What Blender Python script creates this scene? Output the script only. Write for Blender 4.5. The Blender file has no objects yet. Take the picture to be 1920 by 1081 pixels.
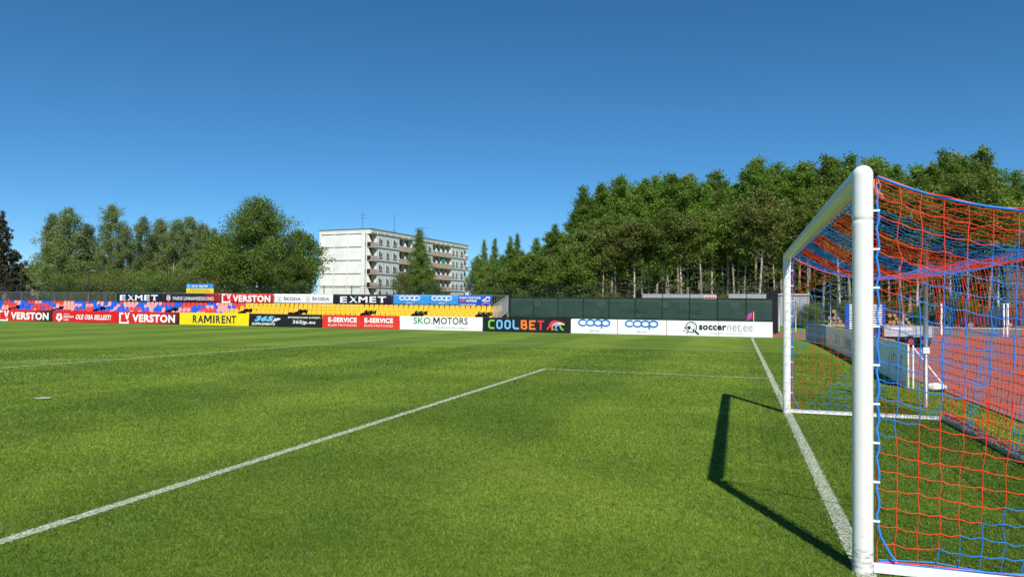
import bpy, math, random
import numpy as np
from mathutils import Vector, Matrix

# ------------------------------------------------------------------ camera, sky, sun, exposure
SC = bpy.context.scene
COL = SC.collection
CAM = np.array([-0.7589, -5.0999, 1.6351])
YAW, PITCH, ROLL, FPX = 0.2977, 0.0252, 0.0118, 1377.8
_f = np.array([-math.sin(YAW) * math.cos(PITCH), math.cos(YAW) * math.cos(PITCH), math.sin(PITCH)])
_r = np.array([math.cos(YAW), math.sin(YAW), 0.0])
_u = np.cross(_r, _f)
RIGHT = math.cos(ROLL) * _r + math.sin(ROLL) * _u
UP = -math.sin(ROLL) * _r + math.cos(ROLL) * _u
FWD = _f
cd = bpy.data.cameras.new('camera')
cam = bpy.data.objects.new('camera', cd)
COL.objects.link(cam)
cd.sensor_width = 36.0
cd.lens = FPX / 1920 * 36.0
cd.clip_start, cd.clip_end = 0.05, 2000.0
cam.matrix_world = Matrix([[RIGHT[0], UP[0], -FWD[0], CAM[0]], [RIGHT[1], UP[1], -FWD[1], CAM[1]],
                           [RIGHT[2], UP[2], -FWD[2], CAM[2]], [0, 0, 0, 1]])
SC.camera = cam

SUN = Vector((0.97, -2.28, 2.50)).normalized()
wd = bpy.data.worlds.new('World')
SC.world = wd
wd.use_nodes = True
nt = wd.node_tree
bg = nt.nodes['Background']
sky = nt.nodes.new('ShaderNodeTexSky')
sky.sky_type = 'NISHITA'
sky.sun_disc = False
sky.sun_elevation = math.asin(SUN.z)
sky.sun_rotation = math.atan2(SUN.x, SUN.y)
sky.altitude = 6000.0
sky.air_density = 1.5
sky.dust_density = 0.0
sky.ozone_density = 7.0
hs = nt.nodes.new('ShaderNodeHueSaturation')
hs.inputs['Hue'].default_value = 0.490
hs.inputs['Saturation'].default_value = 1.14
nt.links.new(sky.outputs[0], hs.inputs['Color'])
nt.links.new(hs.outputs[0], bg.inputs[0])
bg.inputs[1].default_value = 0.102

sl = bpy.data.lights.new('sun', 'SUN')
sl.energy = 5.0
sl.angle = math.radians(0.55)
sl.color = (1.0, 0.95, 0.87)
so = bpy.data.objects.new('sun', sl)
COL.objects.link(so)
so.rotation_euler = (-SUN).to_track_quat('-Z', 'Y').to_euler()

SC.view_settings.view_transform = 'Standard'
SC.view_settings.look = 'None'
SC.view_settings.exposure = 0.15
SC.view_settings.gamma = 1.0
SC.render.engine = 'CYCLES'
SC.cycles.max_bounces = 6
SC.cycles.diffuse_bounces = 3
SC.cycles.transmission_bounces = 4
SC.cycles.transparent_max_bounces = 8

RND = random.Random(7)
NPR = np.random.default_rng(11)

# ------------------------------------------------------------------ helpers
def at(px, py, Y):
    """the point of the vertical plane y=Y that lies on the line of sight through a pixel of the photo"""
    d = FWD + RIGHT * (px - 960) / FPX - UP * (py - 540.5) / FPX
    return CAM + d * (Y - CAM[1]) / d[1]

def xat(px, Y, py=575):
    return float(at(px, py, Y)[0])

def zat(px, py, Y):
    return float(at(px, py, Y)[2])

def terrain(x, y):
    return 0.045 * (min(max(y, 54.0), 84.0) - 54.0)

def lin(h, k=1.0):
    h = h.lstrip('#')
    o = []
    for i in (0, 2, 4):
        c = int(h[i:i + 2], 16) / 255
        c = c / 12.92 if c <= 0.04045 else ((c + 0.055) / 1.055) ** 2.4
        o.append(c * k)
    return (o[0], o[1], o[2], 1.0)

MATS = {}
def mat(name, color, rough=0.6, metal=0.0, spec=0.35, var=0.0, scale=3.0, bump=0.0, bscale=40.0):
    """a Principled material whose colour is broken up by noise in object space"""
    if name in MATS:
        return MATS[name]
    m = bpy.data.materials.new(name)
    m.use_nodes = True
    n, l = m.node_tree.nodes, m.node_tree.links
    b = n['Principled BSDF']
    c = color if isinstance(color, tuple) else lin(color)
    if len(c) == 3:
        c = (*c, 1.0)
    b.inputs['Base Color'].default_value = c
    b.inputs['Roughness'].default_value = rough
    b.inputs['Metallic'].default_value = metal
    b.inputs['Specular IOR Level'].default_value = spec
    if var > 0 or bump > 0:
        tc = n.new('ShaderNodeTexCoord')
    if var > 0:
        no = n.new('ShaderNodeTexNoise')
        no.inputs['Scale'].default_value = scale
        no.inputs['Detail'].default_value = 6.0
        no.inputs['Roughness'].default_value = 0.65
        l.new(tc.outputs['Object'], no.inputs['Vector'])
        mr = n.new('ShaderNodeMapRange')
        mr.inputs[1].default_value, mr.inputs[2].default_value = 0.28, 0.72
        mr.inputs[3].default_value, mr.inputs[4].default_value = 1 - var, 1 + var * 0.6
        l.new(no.outputs[0], mr.inputs[0])
        mx = n.new('ShaderNodeMix')
        mx.data_type = 'RGBA'
        mx.blend_type = 'MULTIPLY'
        mx.inputs[0].default_value = 1.0
        mx.inputs[6].default_value = c
        l.new(mr.outputs[0], mx.inputs[7])
        l.new(mx.outputs[2], b.inputs['Base Color'])
    if bump > 0:
        nb = n.new('ShaderNodeTexNoise')
        nb.inputs['Scale'].default_value = bscale
        nb.inputs['Detail'].default_value = 4.0
        l.new(tc.outputs['Object'], nb.inputs['Vector'])
        bp = n.new('ShaderNodeBump')
        bp.inputs['Strength'].default_value = bump
        bp.inputs['Distance'].default_value = 0.02
        l.new(nb.outputs[0], bp.inputs['Height'])
        l.new(bp.outputs[0], b.inputs['Normal'])
    MATS[name] = m
    return m

class MB:
    """collects shapes and links them as ONE mesh object"""
    def __init__(self):
        self.v, self.f, self.m = [], [], []

    def poly(self, pts, mi=0):
        i = len(self.v)
        self.v += [tuple(map(float, p)) for p in pts]
        self.f.append(tuple(range(i, i + len(pts))))
        self.m.append(mi)

    def box(self, x0, x1, y0, y1, z0, z1, mi=0, M=None):
        c = [(x0, y0, z0), (x1, y0, z0), (x1, y1, z0), (x0, y1, z0), (x0, y0, z1), (x1, y0, z1), (x1, y1, z1), (x0, y1, z1)]
        if M is not None:
            c = [tuple(M @ Vector(p)) for p in c]
        i = len(self.v)
        self.v += c
        for q in ((3, 2, 1, 0), (4, 5, 6, 7), (0, 1, 5, 4), (1, 2, 6, 5), (2, 3, 7, 6), (3, 0, 4, 7)):
            self.f.append(tuple(i + k for k in q))
            self.m.append(mi)

    def tube(self, pts, r, n=6, mi=0, cap=True):
        """a tube along a polyline; r is one radius or one for each point"""
        P = [Vector(p) for p in pts]
        rr = r if isinstance(r, (list, tuple)) else [r] * len(P)
        i0 = len(self.v)
        up = None
        for k, p in enumerate(P):
            t = (P[min(k + 1, len(P) - 1)] - P[max(k - 1, 0)])
            if t.length < 1e-9:
                t = Vector((0, 0, 1))
            t.normalize()
            if up is None:
                up = Vector((0, 0, 1)) if abs(t.z) < 0.9 else Vector((1, 0, 0))
            a = t.cross(up).normalized()
            b = a.cross(t).normalized()
            up = b
            for j in range(n):
                w = 2 * math.pi * j / n
                self.v.append(tuple(p + a * (math.cos(w) * rr[k]) + b * (math.sin(w) * rr[k])))
        for k in range(len(P) - 1):
            for j in range(n):
                self.f.append((i0 + k * n + j, i0 + k * n + (j + 1) % n, i0 + (k + 1) * n + (j + 1) % n, i0 + (k + 1) * n + j))
                self.m.append(mi)
        if cap:
            self.f.append(tuple(i0 + j for j in range(n)))
            self.f.append(tuple(i0 + (len(P) - 1) * n + n - 1 - j for j in range(n)))
            self.m += [mi, mi]

    def lathe(self, prof, n=24, mi=0, o=(0, 0, 0)):
        """profile [(r, z)...] turned about the vertical through o"""
        i0 = len(self.v)
        for r, z in prof:
            for j in range(n):
                w = 2 * math.pi * j / n
                self.v.append((o[0] + r * math.cos(w), o[1] + r * math.sin(w), o[2] + z))
        for k in range(len(prof) - 1):
            for j in range(n):
                self.f.append((i0 + k * n + j, i0 + k * n + (j + 1) % n, i0 + (k + 1) * n + (j + 1) % n, i0 + (k + 1) * n + j))
                self.m.append(mi)

    def prism(self, pts2, y0, y1, mi=0):
        """outline in (x, z) given depth from y0 to y1"""
        n = len(pts2)
        i = len(self.v)
        self.v += [(x, y0, z) for x, z in pts2] + [(x, y1, z) for x, z in pts2]
        self.f.append(tuple(i + k for k in range(n)))
        self.f.append(tuple(i + n + n - 1 - k for k in range(n)))
        self.m += [mi, mi]
        for k in range(n):
            self.f.append((i + k, i + n + k, i + n + (k + 1) % n, i + (k + 1) % n))
            self.m.append(mi)

    def ribbon(self, pts2, w, y0, y1, mi=0, closed=False):
        """a stroke of width w along points in (x, z), mitred at the bends"""
        P = [np.array(p, float) for p in pts2]
        n = len(P)
        L, R_ = [], []
        for k in range(n):
            if closed:
                a, b = P[k] - P[k - 1], P[(k + 1) % n] - P[k]
            else:
                a = P[k] - P[k - 1] if k > 0 else P[1] - P[0]
                b = P[k + 1] - P[k] if k < n - 1 else P[-1] - P[-2]
            a, b = a / (np.linalg.norm(a) + 1e-9), b / (np.linalg.norm(b) + 1e-9)
            na, nb = np.array([-a[1], a[0]]), np.array([-b[1], b[0]])
            m = na + nb
            m /= np.linalg.norm(m) + 1e-9
            s = w / 2 / max(0.35, float(m @ na))
            L.append(P[k] + m * s)
            R_.append(P[k] - m * s)
        rng = range(n) if closed else range(n - 1)
        i = len(self.v)
        for y in (y0, y1):
            self.v += [(p[0], y, p[1]) for p in L] + [(p[0], y, p[1]) for p in R_]
        o = 2 * n
        for k in rng:
            q = (k + 1) % n
            self.f += [(i + k, i + n + k, i + n + q, i + q), (i + k, i + q, i + o + q, i + o + k), (i + n + k, i + o + n + k, i + o + n + q, i + n + q)]
            self.m += [mi] * 3
        if not closed:
            for k in (0, n - 1):
                self.f.append((i + k, i + o + k, i + o + n + k, i + n + k))
                self.m.append(mi)

    def build(self, name, mats, parent=None, smooth=False, loc=None, rot=None):
        me = bpy.data.meshes.new(name)
        me.from_pydata(self.v, [], self.f)
        mats = mats if isinstance(mats, (list, tuple)) else [mats]
        for q in mats:
            me.materials.append(q)
        if len(mats) > 1:
            me.polygons.foreach_set('material_index', self.m)
        if smooth:
            me.polygons.foreach_set('use_smooth', [True] * len(me.polygons))
        me.validate()
        me.update()
        return link(name, me, parent, loc, rot)

def link(name, me, parent=None, loc=None, rot=None):
    o = bpy.data.objects.new(name, me)
    COL.objects.link(o)
    if parent is not None:
        o.parent = parent
    if loc is not None:
        o.location = loc
    if rot is not None:
        o.rotation_euler = rot
    return o

def tag(o, label=None, cat=None, group=None, kind=None):
    if label:
        o['label'] = label
    if cat:
        o['category'] = cat
    if group:
        o['group'] = group
    if kind:
        o['kind'] = kind
    return o

def thing(name, label, cat, loc=(0, 0, 0), group=None, rotz=0.0):
    o = bpy.data.objects.new(name, None)
    COL.objects.link(o)
    o.location = loc
    o.rotation_euler = (0, 0, rotz)
    o.empty_display_size = 0.2
    return tag(o, label, cat, group)

def structure(name, mb, m):
    return tag(mb.build(name, m), kind='structure')

ORD = ['first', 'second', 'third', 'fourth', 'fifth', 'sixth', 'seventh', 'eighth', 'ninth', 'tenth', 'eleventh', 'twelfth', 'thirteenth',
       'fourteenth', 'fifteenth', 'sixteenth', 'seventeenth', 'eighteenth', 'nineteenth', 'twentieth'] + \
      ['twenty-' + w for w in ('first', 'second', 'third', 'fourth', 'fifth', 'sixth', 'seventh', 'eighth', 'ninth')] + ['thirtieth']

def ORDX(i):
    if i < 30:
        return ORD[i]
    return ('thirty-' + ORD[i - 30]) if i < 39 else 'fortieth' if i == 39 else 'forty-' + ORD[i - 40]

# ------------------------------------------------------------------ ground materials
def grass_colour(n, l, tc_out):
    """mown turf: broad mowing bands, worn yellow patches, mottling (in world metres)"""
    def noise(scale, detail=4.0, vec=None, rough=0.6):
        q = n.new('ShaderNodeTexNoise')
        q.inputs['Scale'].default_value = scale
        q.inputs['Detail'].default_value = detail
        q.inputs['Roughness'].default_value = rough
        l.new(vec or tc_out, q.inputs['Vector'])
        return q.outputs[0]
    def ramp(src, a, b, lo=0.0, hi=1.0):
        q = n.new('ShaderNodeMapRange')
        q.inputs[1].default_value, q.inputs[2].default_value, q.inputs[3].default_value, q.inputs[4].default_value = a, b, lo, hi
        q.interpolation_type = 'SMOOTHSTEP'
        l.new(src, q.inputs[0])
        return q.outputs[0]
    def mixc(fac, a, b, mode='MIX'):
        q = n.new('ShaderNodeMix')
        q.data_type = 'RGBA'
        q.blend_type = mode
        if isinstance(fac, float):
            q.inputs[0].default_value = fac
        else:
            l.new(fac, q.inputs[0])
        for k, s in ((6, a), (7, b)):
            if isinstance(s, tuple):
                q.inputs[k].default_value = s
            else:
                l.new(s, q.inputs[k])
        return q.outputs[2]
    sep = n.new('ShaderNodeSeparateXYZ')
    l.new(tc_out, sep.inputs[0])
    # mowing bands across the pitch, 5.5 m wide, softened by noise
    wob = n.new('ShaderNodeMath'); wob.operation = 'MULTIPLY_ADD'
    l.new(noise(0.35, 2.0), wob.inputs[0]); wob.inputs[1].default_value = 0.9
    l.new(sep.outputs[0], wob.inputs[2])
    sn = n.new('ShaderNodeMath'); sn.operation = 'MULTIPLY'
    l.new(wob.outputs[0], sn.inputs[0]); sn.inputs[1].default_value = math.pi / 2.75
    s2 = n.new('ShaderNodeMath'); s2.operation = 'SINE'
    l.new(sn.outputs[0], s2.inputs[0])
    band = ramp(s2.outputs[0], -0.5, 0.5)
    wob2 = n.new('ShaderNodeMath'); wob2.operation = 'MULTIPLY_ADD'
    l.new(noise(0.3, 2.0), wob2.inputs[0]); wob2.inputs[1].default_value = 2.2
    l.new(sep.outputs[1], wob2.inputs[2])
    sy = n.new('ShaderNodeMath'); sy.operation = 'MULTIPLY'
    l.new(wob2.outputs[0], sy.inputs[0]); sy.inputs[1].default_value = math.pi / 2.4
    s3 = n.new('ShaderNodeMath'); s3.operation = 'SINE'
    l.new(sy.outputs[0], s3.inputs[0])
    band2 = ramp(s3.outputs[0], -0.6, 0.6)
    dark, mid, yel = G_DARK, G_MID, G_YEL
    c = mixc(ramp(noise(0.55, 5.0), 0.38, 0.66), dark, mid)
    c = mixc(ramp(noise(0.22, 4.0, None, 0.7), 0.48, 0.74, 0.0, 0.55), c, yel)
    c = mixc(ramp(noise(2.3, 5.0, None, 0.7), 0.52, 0.78, 0.0, 0.35), c, yel)
    c = mixc(ramp(noise(1.1, 4.0), 0.55, 0.75, 0.0, 0.4), c, dark)
    c = mixc(band, c, mixc(1.0, c, (0.74, 0.80, 0.79, 1), 'MULTIPLY'))
    c = mixc(band2, c, mixc(1.0, c, (0.95, 0.96, 0.95, 1), 'MULTIPLY'))
    return c

G_DARK = (0.132, 0.215, 0.020, 1)
G_MID = (0.182, 0.270, 0.026, 1)
G_YEL = (0.262, 0.325, 0.044, 1)

def make_turf():
    m = bpy.data.materials.new('turf')
    m.use_nodes = True
    n, l = m.node_tree.nodes, m.node_tree.links
    b = n['Principled BSDF']
    tc = n.new('ShaderNodeTexCoord')
    c = grass_colour(n, l, tc.outputs['Object'])
    # blade-scale mottling, so the sheet goes on reading as turf where the blades thin out
    def fine(scale, sx, lo):
        mp = n.new('ShaderNodeMapping')
        mp.inputs['Scale'].default_value = (sx, 1, 1)
        l.new(tc.outputs['Object'], mp.inputs[0])
        q = n.new('ShaderNodeTexNoise')
        q.inputs['Scale'].default_value = scale
        q.inputs['Detail'].default_value = 5
        q.inputs['Roughness'].default_value = 0.75
        l.new(mp.outputs[0], q.inputs['Vector'])
        r = n.new('ShaderNodeMapRange')
        r.inputs[1].default_value, r.inputs[2].default_value, r.inputs[3].default_value, r.inputs[4].default_value = 0.3, 0.7, lo, 2.0 - lo
        l.new(q.outputs[0], r.inputs[0])
        return r.outputs[0], q.outputs[0]
    f1, h1 = fine(9.0, 1.0, 0.62)
    f2, h2 = fine(55.0, 1.0, 0.55)
    mu = n.new('ShaderNodeMath'); mu.operation = 'MULTIPLY'
    l.new(f1, mu.inputs[0]); l.new(f2, mu.inputs[1])
    mx = n.new('ShaderNodeMix'); mx.data_type = 'RGBA'; mx.blend_type = 'MULTIPLY'; mx.inputs[0].default_value = 1.0
    l.new(c, mx.inputs[6]); l.new(mu.outputs[0], mx.inputs[7])
    l.new(mx.outputs[2], b.inputs['Base Color'])
    b.inputs['Roughness'].default_value = 0.75
    b.inputs['Specular IOR Level'].default_value = 0.15
    bp = n.new('ShaderNodeBump'); bp.inputs['Strength'].default_value = 0.7; bp.inputs['Distance'].default_value = 0.03
    l.new(h2, bp.inputs['Height']); l.new(bp.outputs[0], b.inputs['Normal'])
    return m

def make_blade(name, painted=False):
    m = bpy.data.materials.new(name)
    m.use_nodes = True
    n, l = m.node_tree.nodes, m.node_tree.links
    b = n['Principled BSDF']
    tc = n.new('ShaderNodeTexCoord')
    at_ = n.new('ShaderNodeAttribute'); at_.attribute_name = 'tint'
    if painted:
        base = n.new('ShaderNodeRGB'); base.outputs[0].default_value = (0.62, 0.64, 0.56, 1)
        c = base.outputs[0]
    else:
        c = grass_colour(n, l, tc.outputs['Object'])
    mr = n.new('ShaderNodeMapRange')
    mr.inputs[3].default_value, mr.inputs[4].default_value = (0.6, 1.2) if painted else (0.40, 1.75)
    l.new(at_.outputs['Fac'], mr.inputs[0])
    mx = n.new('ShaderNodeMix'); mx.data_type = 'RGBA'; mx.blend_type = 'MULTIPLY'; mx.inputs[0].default_value = 1.0
    l.new(c, mx.inputs[6]); l.new(mr.outputs[0], mx.inputs[7])
    l.new(mx.outputs[2], b.inputs['Base Color'])
    b.inputs['Roughness'].default_value = 0.5
    b.inputs['Specular IOR Level'].default_value = 0.3
    tr = n.new('ShaderNodeBsdfTranslucent')
    l.new(mx.outputs[2], tr.inputs[0])
    ms = n.new('ShaderNodeMixShader'); ms.inputs[0].default_value = 0.25
    l.new(b.outputs[0], ms.inputs[1]); l.new(tr.outputs[0], ms.inputs[2])
    l.new(ms.outputs[0], n['Material Output'].inputs['Surface'])
    return m

TURF = make_turf()
BLADE = make_blade('grass_blades')
PAINTED = make_blade('painted_blades', True)

# the ground: one sheet to the horizon, rising gently behind the track
ys = [-120, 54, 58, 62, 66, 70, 74, 78, 82, 84, 1500]
xs = [-900, 900]
g = MB()
for k in range(len(ys) - 1):
    a, b = ys[k], ys[k + 1]
    g.poly([(-900, a, terrain(0, a)), (900, a, terrain(0, a)), (900, b, terrain(0, b)), (-900, b, terrain(0, b))])
structure('grass_ground', g, TURF)

# running track: the straight behind the advert boards and the bend behind the goal
TARTAN = mat('tartan', (0.34, 0.125, 0.105, 1), rough=0.85, spec=0.2, var=0.22, scale=0.8, bump=0.3, bscale=120)
t = MB()
t.poly([(3.35, -40, 0.006), (60, -40, 0.006), (60, 51.2, 0.006), (-90, 51.2, 0.006), (-90, 41.6, 0.006), (3.35, 41.6, 0.006)])
structure('running_track', t, TARTAN)
t = MB()
for k in range(5):
    x = 4.0 + 1.22 * k
    t.box(x, x + 0.05, -40, 40, 0.007, 0.010)
for k in range(1, 8):
    y = 41.7 + 1.2 * k
    t.box(-90, 60, y, y + 0.05, 0.007, 0.010)
structure('track_lines', t, mat('lane_paint', (0.42, 0.21, 0.18, 1), rough=0.8))
# grey asphalt beyond the track
t = MB()
t.poly([(11.5, 51.3, 0.008), (19.5, 51.3, 0.008), (23.0, 54.0, 0.008), (12.5, 54.0, 0.008)])
for a, b, x0, x1, w0, w1 in ((54, 66, 12.5, 14.5, 23, 25), (66, 84, 14.5, 20, 25, 34), (84, 110, 20, 30, 34, 60)):
    t.poly([(x0, a, terrain(0, a) + 0.012), (w0, a, terrain(0, a) + 0.012), (w1, b, terrain(0, b) + 0.012), (x1, b, terrain(0, b) + 0.012)])
structure('asphalt_path', t, mat('asphalt', (0.16, 0.16, 0.165, 1), rough=0.9, var=0.2, scale=0.7))
t = MB()
t.box(3.30, 3.35, -40, 41.6, -0.05, 0.03)
t.box(-90, 3.30, 41.55, 41.6, -0.05, 0.03)
t.box(-90, 60, 51.2, 51.3, -0.05, 0.05)
structure('track_kerb', t, mat('kerb', (0.24, 0.17, 0.14, 1), rough=0.9, var=0.2))

# ------------------------------------------------------------------ pitch markings
LINES = [((0.0, -9.0), (0.06, 40.0), 0.12), ((-5.5, -6.0), (-5.63, 13.92), 0.115), ((-5.69, 13.86), (-0.06, 13.51), 0.115),
         ((-18.3, 2.0), (-16.75, 27.0), 0.12), ((-16.75, 27.0), (-0.06, 25.1), 0.12), ((-60.0, 39.42), (0.06, 39.42), 0.12)]
SPOT = (-11.92, 4.45)
def arc_pts():
    o = []
    for k in range(40):
        w = math.radians(122 + k * 3.0)
        p = (SPOT[0] + 9.6 * math.cos(w), SPOT[1] + 9.0 * math.sin(w))
        if p[0] < -17.6:
            o.append(p)
    return o
ARC = arc_pts()
lm = MB()
for k, (a, b, w) in enumerate(LINES):
    a, b = np.array(a), np.array(b)
    d = (b - a) / np.linalg.norm(b - a)
    nn = np.array([-d[1], d[0]]) * w / 2
    z = 0.004 + 0.0015 * k
    lm.poly([(*(a - nn), z), (*(b - nn), z), (*(b + nn), z), (*(a + nn), z)])
for k in range(len(ARC) - 1):
    a, b = np.array(ARC[k]), np.array(ARC[k + 1])
    d = (b - a) / np.linalg.norm(b - a)
    nn = np.array([-d[1], d[0]]) * 0.05
    lm.poly([(*(a - nn), 0.014), (*(b - nn), 0.014), (*(b + nn), 0.014), (*(a + nn), 0.014)])
lm.poly([(SPOT[0] + 0.13 * math.cos(w * math.pi / 12), SPOT[1] + 0.13 * math.sin(w * math.pi / 12), 0.016) for w in range(24)])
def make_line_mat():
    m = bpy.data.materials.new('line_marking')
    m.use_nodes = True
    n, l = m.node_tree.nodes, m.node_tree.links
    b = n['Principled BSDF']
    tc = n.new('ShaderNodeTexCoord')
    c = grass_colour(n, l, tc.outputs['Object'])
    q = n.new('ShaderNodeTexNoise'); q.inputs['Scale'].default_value = 38; q.inputs['Detail'].default_value = 5
    l.new(tc.outputs['Object'], q.inputs['Vector'])
    r = n.new('ShaderNodeMapRange')
    r.inputs[1].default_value, r.inputs[2].default_value, r.inputs[3].default_value, r.inputs[4].default_value = 0.40, 0.62, 0.10, 0.92
    l.new(q.outputs[0], r.inputs[0])
    mx = n.new('ShaderNodeMix'); mx.data_type = 'RGBA'
    l.new(r.outputs[0], mx.inputs[0]); l.new(c, mx.inputs[6]); mx.inputs[7].default_value = (0.62, 0.64, 0.56, 1)
    l.new(mx.outputs[2], b.inputs['Base Color'])
    b.inputs['Roughness'].default_value = 0.85
    return m
structure('pitch_markings', lm, make_line_mat())

# ------------------------------------------------------------------ grass blades
def on_line(x, y):
    hit = np.zeros(len(x), bool)
    for a, b, w in LINES[:3] + LINES[3:5]:
        a, b = np.array(a), np.array(b)
        d = (b - a); L = np.linalg.norm(d); d /= L
        s = (x - a[0]) * d[0] + (y - a[1]) * d[1]
        q = np.abs(-(x - a[0]) * d[1] + (y - a[1]) * d[0])
        hit |= (s > 0) & (s < L) & (q < w / 2 + NPR.normal(0, 0.012, len(x)))
    hit &= NPR.uniform(0, 1, len(x)) < 0.78
    return hit | (np.hypot(x - SPOT[0], y - SPOT[1]) < 0.12)

def blades(name, x, y, h, w, m):
    N = len(x)
    ang = NPR.uniform(0, 2 * math.pi, N)
    lean = NPR.uniform(0.2, 1.5, N) * h
    la = NPR.uniform(0, 2 * math.pi, N)
    hh = h * NPR.uniform(0.6, 1.1, N)
    V = np.empty((N, 3, 3), np.float32)
    V[:, 0, 0] = x - np.cos(ang) * w / 2; V[:, 0, 1] = y - np.sin(ang) * w / 2; V[:, 0, 2] = 0.0
    V[:, 1, 0] = x + np.cos(ang) * w / 2; V[:, 1, 1] = y + np.sin(ang) * w / 2; V[:, 1, 2] = 0.0
    V[:, 2, 0] = x + np.cos(la) * lean; V[:, 2, 1] = y + np.sin(la) * lean; V[:, 2, 2] = hh
    me = bpy.data.meshes.new(name)
    me.vertices.add(3 * N)
    me.vertices.foreach_set('co', V.ravel())
    me.loops.add(3 * N)
    me.loops.foreach_set('vertex_index', np.arange(3 * N, dtype=np.int32))
    me.polygons.add(N)
    me.polygons.foreach_set('loop_start', np.arange(0, 3 * N, 3, dtype=np.int32))
    me.materials.append(m)
    at_ = me.attributes.new('tint', 'FLOAT', 'FACE')
    at_.data.foreach_set('value', NPR.uniform(0, 1, N).astype(np.float32))
    me.update()
    return link(name, me)

def scatter(r0, r1, dens, half):
    """points in a ring sector seen from the touchline corner where the photographer stands"""
    A = half * (r1 * r1 - r0 * r0)
    N = int(A * dens)
    rr = np.sqrt(NPR.uniform(r0 * r0, r1 * r1, N))
    th = NPR.uniform(-half, half, N) + YAW
    return CAM[0] - rr * np.sin(th), CAM[1] + rr * np.cos(th)

parts = []
for r0, r1, dens, h, w in ((3.6, 5.5, 12000, 0.019, 0.0042), (5.5, 8, 7000, 0.020, 0.0055), (8, 12, 3400, 0.022, 0.008), (12, 18, 1300, 0.021, 0.013), (18, 30, 350, 0.024, 0.024)):
    x, y = scatter(r0, r1, dens, 0.74)
    keep = (x < 3.28)
    x, y = x[keep], y[keep]
    parts.append((x, y, np.full(len(x), h), np.full(len(x), w)))
X = np.concatenate([p[0] for p in parts]); Y = np.concatenate([p[1] for p in parts])
H = np.concatenate([p[2] for p in parts]); W = np.concatenate([p[3] for p in parts])
# short dense pile near the posts and random bare specks
pm = on_line(X, Y)
tag(blades('grass_blades', X[~pm], Y[~pm], H[~pm], W[~pm], BLADE), 'short mown green grass of the football pitch', 'grass', kind='stuff')
# painted blades stand in the painted lines
tag(blades('painted_grass', X[pm], Y[pm], H[pm] * 0.9, W[pm], PAINTED), 'white painted grass standing in the pitch lines', 'painted grass', kind='stuff')

# ------------------------------------------------------------------ trees
def leaf_material(name, c1, c2, transl=0.46, rough=0.55):
    m = bpy.data.materials.new(name)
    m.use_nodes = True
    n, l = m.node_tree.nodes, m.node_tree.links
    b = n['Principled BSDF']
    a = n.new('ShaderNodeAttribute'); a.attribute_name = 'tint'
    oi = n.new('ShaderNodeObjectInfo')
    mx = n.new('ShaderNodeMix'); mx.data_type = 'RGBA'
    mx.inputs[6].default_value = (*c1, 1); mx.inputs[7].default_value = (*c2, 1)
    l.new(a.outputs['Fac'], mx.inputs[0])
    mr = n.new('ShaderNodeMapRange'); mr.inputs[3].default_value, mr.inputs[4].default_value = 0.78, 1.22
    l.new(oi.outputs['Random'], mr.inputs[0])
    m2 = n.new('ShaderNodeMix'); m2.data_type = 'RGBA'; m2.blend_type = 'MULTIPLY'; m2.inputs[0].default_value = 1
    l.new(mx.outputs[2], m2.inputs[6]); l.new(mr.outputs[0], m2.inputs[7])
    l.new(m2.outputs[2], b.inputs['Base Color'])
    b.inputs['Roughness'].default_value = rough
    b.inputs['Specular IOR Level'].default_value = 0.25
    t = n.new('ShaderNodeBsdfTranslucent')
    l.new(m2.outputs[2], t.inputs[0])
    ms = n.new('ShaderNodeMixShader'); ms.inputs[0].default_value = transl
    l.new(b.outputs[0], ms.inputs[1]); l.new(t.outputs[0], ms.inputs[2])
    l.new(ms.outputs[0], n['Material Output'].inputs['Surface'])
    return m

LEAF_GREEN = leaf_material('leaf_green', (0.112, 0.19, 0.034), (0.245, 0.335, 0.058))
LEAF_BRIGHT = leaf_material('leaf_bright', (0.112, 0.215, 0.034), (0.25, 0.385, 0.056))
LEAF_OLIVE = leaf_material('leaf_olive', (0.12, 0.155, 0.04), (0.25, 0.28, 0.066))
LEAF_BIRCH = leaf_material('leaf_birch', (0.14, 0.195, 0.066), (0.27, 0.335, 0.105))
LEAF_DARK = leaf_material('leaf_dark', (0.092, 0.155, 0.034), (0.215, 0.295, 0.058))
NEEDLE = leaf_material('needles', (0.040, 0.046, 0.026), (0.125, 0.105, 0.055), 0.15)
LEAF_YELLOW = leaf_material('leaf_yellow', (0.102, 0.144, 0.026), (0.192, 0.228, 0.041))
BARK = mat('bark_grey', (0.36, 0.32, 0.26, 1), rough=0.95, var=0.45, scale=2.5)
BARK_PALE = mat('bark_pale', (0.56, 0.50, 0.41, 1), rough=0.9, var=0.40, scale=2.0)
BARK_DARK = mat('bark_dark', (0.075, 0.058, 0.046, 1), rough=0.95, var=0.4, scale=2.5)

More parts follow.
